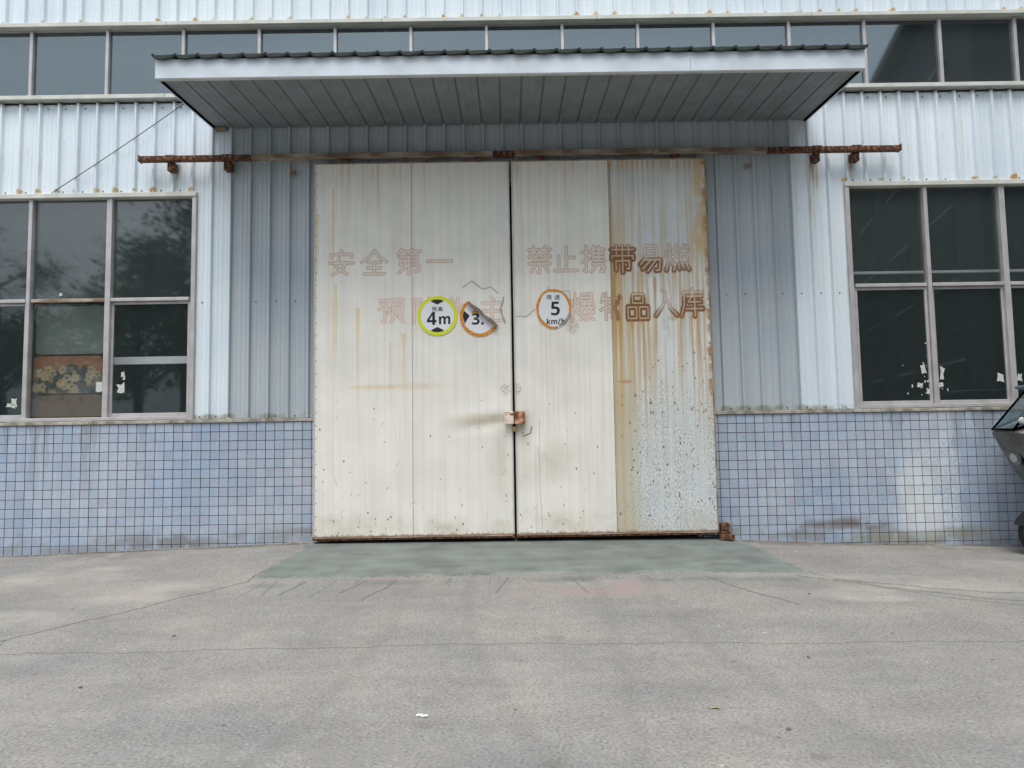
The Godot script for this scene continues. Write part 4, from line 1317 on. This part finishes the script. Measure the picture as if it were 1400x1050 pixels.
func ring(b: MB, c: Vector3, rx: float, ry: float, width: float, z: float, a0: float, a1: float, wob := 0.0, seg := 44):
	for i in seg:
		var q := []
		for t in [[i, 0], [i + 1, 0], [i + 1, 1], [i, 1]]:
			var a: float = lerpf(a0, a1, t[0] / float(seg))
			var r := 1.0 + wob * (sin(a * 3 + 1) * 0.5 + sin(a * 7) * 0.3)
			var k: float = (0.0 if t[1] else -width * (1.0 + wob * 6 * sin(a * 5)))
			q.append(Vector3(c.x + cos(a) * (rx * r + k), c.y + sin(a) * (ry * r + k), z))
		b.quad(q[0], q[3], q[2], q[1])
		var dn := Vector3(0, 0, -0.0015)
		b.quad(q[3], q[3] + dn, q[2] + dn, q[2])

func build_signs():
	var zf := 0.154
	# four metres
	var c := Vector3(-0.812, 2.797, zf)
	var s := thing("height_limit_sign", c, "round yellow-ringed height limit sign reading 4 m, intact", "sign", "round signs stuck on the doors")
	var b := MB.new(c)
	disc(b, c, 0.226, 0.226, zf - 0.010, zf)
	put("face", b, M.white, s)
	b = MB.new(c)
	ring(b, c, 0.2275, 0.2275, 0.038, zf + 0.0015, 0, TAU)
	put("ring", b, M.yellow, s)
	for k in [1.0, -1.0]:
		b = MB.new(c)
		var p := PackedVector2Array([Vector2(c.x, c.y + k * 0.128), Vector2(c.x + 0.072, c.y + k * 0.165)])
		for i in 6:
			var a := lerpf(1.2, PI - 1.2, i / 5.0)
			p.append(Vector2(c.x + cos(a) * 0.187, c.y + k * sin(a) * 0.187))
		p.append(Vector2(c.x - 0.072, c.y + k * 0.165))
		b.prism(p, zf, zf + 0.0012)
		put("arrow", b, M.black, s)
	glyph_mesh("xian", Rect2(c.x - 0.062, c.y + 0.104, 0.06, 0.056), zf + 0.0008, M.black, s, c)
	glyph_mesh("gao", Rect2(c.x + 0.004, c.y + 0.104, 0.06, 0.056), zf + 0.0008, M.black, s, c)
	lettering("4", 0.148, Vector3(-0.066, -0.032, 0.0008), M.black, s)
	lettering("m", 0.118, Vector3(0.082, -0.040, 0.0008), M.black, s)

	# the torn one: its upper right half has peeled away and curled over
	c = Vector3(-0.33, 2.781, zf)
	s = thing("torn_sign", c, "round orange-ringed sign half peeled off and curled, reading 3", "sign", "round signs stuck on the doors")
	var f0 := Vector2(-0.477, 2.975)
	var f1 := Vector2(-0.105, 2.655)
	var keep := PackedVector2Array()
	var a0 := atan2(f0.y - c.y, f0.x - c.x)
	var a1 := atan2(f1.y - c.y, f1.x - c.x) + TAU
	for i in 33:
		var a := lerpf(a0, a1, i / 32.0)
		keep.append(Vector2(c.x + cos(a) * 0.226, c.y + sin(a) * 0.226))
	keep.append(Vector2(-0.24, 2.755))
	keep.append(Vector2(-0.30, 2.835))
	keep.append(Vector2(-0.40, 2.88))
	b = MB.new(c)
	b.prism(keep, zf - 0.010, zf)
	put("face", b, M.white, s)
	b = MB.new(c)
	ring(b, c, 0.2275, 0.2275, 0.036, zf + 0.0015, a0, a1 + 0.05, 0.01)
	put("ring", b, M.orange, s)
	b = MB.new(c)
	b.prism(PackedVector2Array([Vector2(c.x - 0.185, c.y + 0.075), Vector2(c.x - 0.192, c.y), Vector2(c.x - 0.172, c.y - 0.08), Vector2(c.x - 0.115, c.y + 0.012)]), zf, zf + 0.0012)
	put("arrow", b, M.black, s)
	lettering("3.", 0.13, Vector3(-0.02, -0.03, 0.0008), M.black, s)
	var curl := MB.new(c)                                      # the curled flap, a crumpled roll along the tear
	var along := f1 - f0
	var across := along.orthogonal().normalized()
	if across.x > 0: across = -across
	for i in 14:
		for k in 7:
			var q := []
			for t in [[i, k], [i + 1, k], [i + 1, k + 1], [i, k + 1]]:
				var u: float = t[0] / 14.0
				var an: float = -0.5 + t[1] / 7.0 * 3.6
				var rad := 0.017 + 0.007 * sin(u * 9) + 0.012 * sin(u * PI)
				var o: Vector2 = f0 + along * (0.06 + u * 0.9) + across * (sin(an) * rad * 0.5 + 0.026 * (t[1] / 7.0) + 0.02 * sin(u * 14 + t[1]) * 0.3)
				q.append(Vector3(o.x, o.y, zf + 0.008 + rad * (1 - cos(an)) * 0.8))
			curl.quad(q[0], q[1], q[2], q[3])
	put("curled_flap", curl, mat(Color8(168, 158, 152), 0.7, 0.0, noise_tex(81, 0.03, Color8(150, 130, 118), Color8(255, 255, 255), 256, 4), 7.0), s)
	b = MB.new(c)
	disc(b, Vector3(-0.385, 2.83, 0), 0.035, 0.02, zf, zf + 0.006, 10, 0.2)
	put("glue_stain", b, M.orange, s)

	# five kilometres an hour
	c = Vector3(0.511, 2.858, zf)
	s = thing("speed_limit_sign", c, "round orange-ringed speed limit sign reading 5 km/h, worn at the edge", "sign", "round signs stuck on the doors")
	b = MB.new(c)
	disc(b, c, 0.198, 0.226, zf - 0.010, zf, 36, 0.03)
	put("face", b, M.white, s)
	b = MB.new(c)
	ring(b, c, 0.2, 0.2275, 0.028, zf + 0.0015, -1.0, TAU - 1.35, 0.03)
	put("ring", b, M.orange, s)
	glyph_mesh("xian", Rect2(c.x - 0.078, c.y + 0.158, 0.06, 0.058), zf + 0.0008, M.black, s, c)
	glyph_mesh("su", Rect2(c.x + 0.012, c.y + 0.158, 0.06, 0.058), zf + 0.0008, M.black, s, c)
	lettering("5", 0.155, Vector3(0.018, 0.0, 0.0008), M.black, s)
	lettering("km/h", 0.062, Vector3(0.022, -0.148, 0.0008), M.black, s)
	b = MB.new(c)
	for i in 6:                                                # the torn lower right edge, standing off
		var a := -1.25 + i * 0.16
		var p := Vector3(c.x + cos(a) * 0.196, c.y + sin(a) * 0.215, zf + 0.002)
		var q := Vector3(c.x + cos(a + 0.16) * 0.196, c.y + sin(a + 0.16) * 0.215, zf + 0.002)
		b.quad(p, q, q + Vector3(-0.018, 0.014, 0.016 + 0.005 * (i % 2)), p + Vector3(-0.018, 0.014, 0.016 + 0.005 * ((i + 1) % 2)))
	put("torn_edge", b, M.paper, s)

# ------------------------------------------------------------------ small things
func build_small():
	# cable from the canopy corner down to the window head
	var b := MB.new(Vector3(-5.26, 4.35, 0.03))
	var pts := []
	for i in 15:
		var f := i / 14.0
		pts.append(Vector3(lerpf(-3.44, -5.30, f), lerpf(5.63, 4.33, f) - 0.02 * sin(PI * f) , 0.052))
	pts[0] = Vector3(-3.60, 5.52, 0.09)
	b.tube(pts, 0.004, 6)
	tag(put("cable", b, M.rubber, self, Vector3(-5.26, 4.35, 0.03)), "thin dark cable slanting across the sheets from the canopy to the left window", "cable")
	# guide shoe at the foot of the right leaf
	var g := thing("guide_shoe", Vector3(2.37, 0.22, 0.11), "rusty steel floor guide at the lower right corner of the doors", "bracket")
	b = MB.new(g.position)
	b.box(Vector3(2.325, 0.30, 0.06), Vector3(2.425, 0.415, 0.15), 0.006)
	put("cheek", b, M.rust, g)
	b = MB.new(g.position)
	b.box(Vector3(2.30, 0.235, 0.05), Vector3(2.46, 0.299, 0.20), 0.008)
	put("foot", b, M.rust, g)
	# litter on the yard
	b = MB.new(Vector3(-0.49, 0.0, 4.0))
	var y := ground_y(-0.49, 4.0) + 0.004
	for q in [[-0.505, 3.99, 0.018, 0.010], [-0.475, 4.0, 0.02, 0.008]]:
		b.quad(Vector3(q[0] - q[2], y, q[1] + q[3]), Vector3(q[0] + q[2], y + 0.002, q[1] + q[3]), Vector3(q[0] + q[2] * 0.8, y + 0.006, q[1] - q[3]), Vector3(q[0] - q[2] * 0.7, y + 0.005, q[1] - q[3]))
	tag(put("paper_scrap", b, M.paper, self, Vector3(-0.49, 0.0, 4.0)), "small torn scrap of white paper lying on the concrete yard", "litter")
	b = MB.new(Vector3(1.066, 0.0, 3.945))
	y = ground_y(1.066, 3.945) + 0.004
	for q in [[-0.03, -0.4], [0.0, 0.3], [0.03, 1.2]]:
		var d := Vector3(cos(q[1]), 0, sin(q[1])) * 0.022
		var o := Vector3(1.066 + q[0] * 0.4, y, 3.945)
		b.quad(o - d, o + d.cross(Vector3.UP) * 0.35 + Vector3(0, 0.004, 0), o + d + Vector3(0, 0.006, 0), o - d.cross(Vector3.UP) * 0.35)
	tag(put("fallen_leaf", b, mat(Color8(178, 158, 62), 0.7), self, Vector3(1.066, 0.0, 3.945)), "small yellow dry leaf lying on the concrete yard", "leaf")
	var stones := 0
	for q in [[-2.5, 2.6, "tiny dark pebble on the concrete beside the diagonal crack on the left"], [1.9, 3.2, "tiny dark pebble on the yard below the right door leaf, beyond the joint"], [-2.6, 3.5, "tiny dark pebble, leftmost of those lying in front of the joint"], [1.35, 4.2, "tiny dark pebble lying nearest the yellow leaf"], [2.5, 1.9, "tiny dark pebble just off the right end of the ramp"]]:
		var o := Vector3(q[0], ground_y(q[0], q[1]), q[1])
		b = MB.new(o)
		b.box(o + Vector3(-0.012, -0.004, -0.009), o + Vector3(0.012, 0.010, 0.010), 0.006)
		var p := put("pebble", b, mat(Color8(98, 94, 86), 0.9), self, o)
		p.rotation.y = stones * 1.3
		tag(p, q[2], "pebble", "pebbles scattered on the yard")
		stones += 1
	# boards stacked behind the clouded pane of the left window
	var DP := Paint.new(256, 144, Vector2(-5.60, 2.45), Vector2(0.86, 0.46))
	for j in 144:
		for i in 256:
			var m := nz[(j * 2 % NS) * NS + i * 2 % NS] / 255.0
			var c := Color8(128, 78, 44).lerp(Color8(140, 118, 82), smoothstep(0.15, 0.7, m * 0.5 + j / 200.0 - 0.1))
			DP.mix(i, j, c, 1.0)
	for t in 40:                                              # leaf print: dark ground between pale leaf clusters
		DP.blob(Vector2(rng.randf_range(-5.5, -4.8), rng.randf_range(2.0, 2.3)), Vector2(0.11, 0.07), Color8(46, 48, 42), 0.95, nz, NS, 0.3)
	for t in 20:
		var o := Vector2(rng.randf_range(-5.55, -4.78), rng.randf_range(2.02, 2.28))
		for k in 5:
			var a := TAU * k / 5 + t
			DP.blob(o + Vector2(cos(a), sin(a)) * 0.032, Vector2(0.032, 0.026), Color8(166, 152, 116), 0.95, nz, NS)
	var boards := [["grey-green rounded board standing behind the clouded pane, topmost of three", 2.46, 3.03, mat(Color8(98, 108, 100), 0.35), -0.13], ["rusty brown board with a leaf print behind the left window", 2.0, 2.435, mat(Color.WHITE, 0.4, 0.0, DP.tex()), -0.105], ["glossy dark brown tray behind the left window, lowest of three", 1.70, 1.985, mat(Color8(96, 74, 44), 0.2), -0.115]]
	for q in boards:
		var p := PackedVector2Array()
		var lo: float = q[1]
		var hi: float = q[2]
		for cc in [[-5.56, lo, PI], [-4.76, lo, -PI / 2], [-4.76, hi, 0.0], [-5.56, hi, PI / 2]]:
			for k in 5:
				var a: float = cc[2] + (PI / 2) * k / 4.0
				var r := 0.05
				p.append(Vector2(cc[0] + (r if cc[0] < -5 else -r) + cos(a) * r, cc[1] + (r if cc[1] == lo else -r) + sin(a) * r))
		var o := Vector3(-5.16, lo, q[4])
		b = MB.new(o, Vector2(-5.60, 2.45), Vector2(0.86, 0.46))
		b.prism(p, q[4] - 0.02, q[4])
		tag(put("board", b, q[3], self, o), q[0], "board", "boards behind the left window")

# ------------------------------------------------------------------ three-wheeler at the right edge
func build_vehicle():
	var o := Vector3(5.5, ground_y(5.5, 0.55), 0.55)
	var t := thing("three_wheeler", o, "nose of a parked grey three-wheeler with raked windscreen, cut off by the right edge", "vehicle")
	var body := mat(Color8(112, 112, 108), 0.35, 0.2, noise_tex(91, 0.01, Color8(170, 168, 160), Color8(255, 255, 255), 256, 4), 1.2)
	var teal := mat(Color8(96, 122, 124), 0.15, 0.1)
	var gl := glass(Color(0.35, 0.44, 0.45, 0.45), 0.06, 0.05)
	var z0 := 0.30
	var z1 := 0.84
	# fairing: outline of the side, rounded across by three slices
	var side := PackedVector2Array([Vector2(5.205, 1.385), Vector2(5.55, 1.505), Vector2(6.0, 1.53), Vector2(6.1, 1.2), Vector2(6.1, 0.62), Vector2(5.85, 0.55), Vector2(5.62, 0.72), Vector2(5.47, 0.90), Vector2(5.38, 1.05), Vector2(5.29, 1.22)])
	var b := MB.new(o)
	var slices := [[z0, 0.80], [z0 + 0.06, 0.93], [z0 + 0.14, 1.0], [z1 - 0.14, 1.0], [z1 - 0.06, 0.96], [z1, 0.86]]
	for k in slices.size() - 1:
		for i in side.size():
			var q := []
			for s in [[k, i], [k, i + 1], [k + 1, i + 1], [k + 1, i]]:
				var p: Vector2 = Vector2(5.9, 1.15) + (side[s[1] % side.size()] - Vector2(5.9, 1.15)) * slices[s[0]][1]
				q.append(Vector3(p.x, p.y, slices[s[0]][0]))
			b.quad(q[0], q[3], q[2], q[1])
	for k in [0, slices.size() - 1]:
		var p := PackedVector2Array()
		for v in side: p.append(Vector2(5.9, 1.15) + (v - Vector2(5.9, 1.15)) * slices[k][1])
		b.prism(p, slices[k][0] - 0.001, slices[k][0] + 0.001)
	put("fairing", b, body, t)
	# windscreen with its rubber seal, roof behind it
	b = MB.new(o)
	var lo := [Vector3(5.22, 1.41, z0 + 0.12), Vector3(5.22, 1.41, z1 - 0.12), Vector3(5.60, 1.53, z1 - 0.01), Vector3(5.60, 1.53, z0 + 0.01)]
	var hi := [Vector3(5.62, 1.84, z0 + 0.12), Vector3(5.62, 1.84, z1 - 0.12), Vector3(5.92, 1.86, z1 - 0.02), Vector3(5.92, 1.86, z0 + 0.02)]
	b.quad(lo[0], lo[1], hi[1], hi[0]); b.quad(lo[1], lo[2], hi[2], hi[1]); b.quad(lo[0], hi[0], hi[3], lo[3])
	put("windscreen", b, gl, t)
	b = MB.new(o)
	b.tube([lo[3], lo[0], lo[1], lo[2], Vector3(6.0, 1.56, z1 - 0.01)], 0.014, 7)
	put("seal", b, M.rubber, t)
	b = MB.new(o)
	for k in [0, 1]: b.tube([lo[k], hi[k]], 0.013, 7)
	b.tube([lo[2], hi[2]], 0.012, 7); b.tube([lo[3], hi[3]], 0.012, 7)
	put("pillar", b, teal, t)
	b = MB.new(o)
	b.box(Vector3(5.56, 1.845, z0 + 0.02), Vector3(7.0, 1.885, z1 - 0.02), 0.012)
	put("roof", b, teal, t)
	b = MB.new(o)
	b.lathe(Vector3(5.30, 1.50, z1 - 0.10), [Vector2(0.0, 0.03), Vector2(0.03, 0.024), Vector2(0.04, 0.0), Vector2(0.03, -0.02), Vector2(0.0, -0.03)], 14)
	put("mirror", b, M.frame, t)
	b = MB.new(o)
	b.tube([Vector3(5.395, 1.13, 0.57), Vector3(5.33, 1.115, 0.57), Vector3(5.31, 1.11, 0.57)], [0.10, 0.085, 0.05], 16)
	put("headlamp", b, M.frame, t)
	b = MB.new(o)
	b.tube([Vector3(5.27, 1.33, z1 - 0.135), Vector3(5.44, 1.10, z1 - 0.13), Vector3(5.60, 0.86, z1 - 0.13)], 0.008, 6)
	put("panel_trim", b, M.dark, t)
	# wheels with rims, fork, mudguard
	for q in [[5.56, 0.57], [7.3, 0.28], [7.3, 0.86]]:
		var c := Vector3(q[0], ground_y(q[0], q[1]) + 0.232, q[1])
		b = MB.new(o)
		b.lathe(c, [Vector2(0.15, -0.045), Vector2(0.2, -0.05), Vector2(0.228, -0.03), Vector2(0.232, 0.0), Vector2(0.228, 0.03), Vector2(0.2, 0.05), Vector2(0.15, 0.045)])
		var ty := put("wheel", b, M.rubber, t)
		b = MB.new(o)
		b.lathe(c, [Vector2(0.03, -0.05), Vector2(0.06, -0.03), Vector2(0.15, -0.04), Vector2(0.15, 0.04), Vector2(0.06, 0.03), Vector2(0.03, 0.05), Vector2(0.0, 0.05)], 20)
		put("rim", b, M.frame, ty)
	b = MB.new(o)
	for s in [-0.07, 0.07]: b.tube([Vector3(5.56, 0.31, 0.57 + s), Vector3(5.68, 0.75, 0.57 + s)], 0.018, 8)
	put("fork", b, M.dark, t)
	b = MB.new(o)
	for i in 12:
		var a := PI * (0.18 + 0.7 * i / 12.0)
		var e := PI * (0.18 + 0.7 * (i + 1) / 12.0)
		var p := Vector3(5.56 + cos(a) * 0.26, 0.31 + sin(a) * 0.26, 0)
		var q := Vector3(5.56 + cos(e) * 0.26, 0.31 + sin(e) * 0.26, 0)
		b.quad(p + Vector3(0, 0, 0.64), q + Vector3(0, 0, 0.64), q + Vector3(0, 0, 0.50), p + Vector3(0, 0, 0.50))
	put("mudguard", b, M.rubber, t)
	b = MB.new(o)
	b.box(Vector3(6.0, 0.42, 0.34), Vector3(7.9, 0.5, 0.82), 0.01)
	put("chassis", b, M.dark, t)
	b = MB.new(o)
	b.box(Vector3(6.3, 0.505, 0.40), Vector3(6.75, 0.9, 0.76), 0.04)
	put("seat", b, M.rubber, t)
	b = MB.new(o)
	for q in [[6.85, 7.95, 0.24, 0.27], [6.85, 7.95, 0.87, 0.90], [6.82, 6.848, 0.24, 0.90], [7.952, 7.98, 0.24, 0.90], [6.85, 7.95, 0.272, 0.868]]:
		b.box(Vector3(q[0], 0.58, q[2]), Vector3(q[1], 1.0 if q[3] - q[2] < 0.59 or q[1] - q[0] < 0.1 else 0.6, q[3]), 0.004)
	put("cargo_box", b, teal, t)
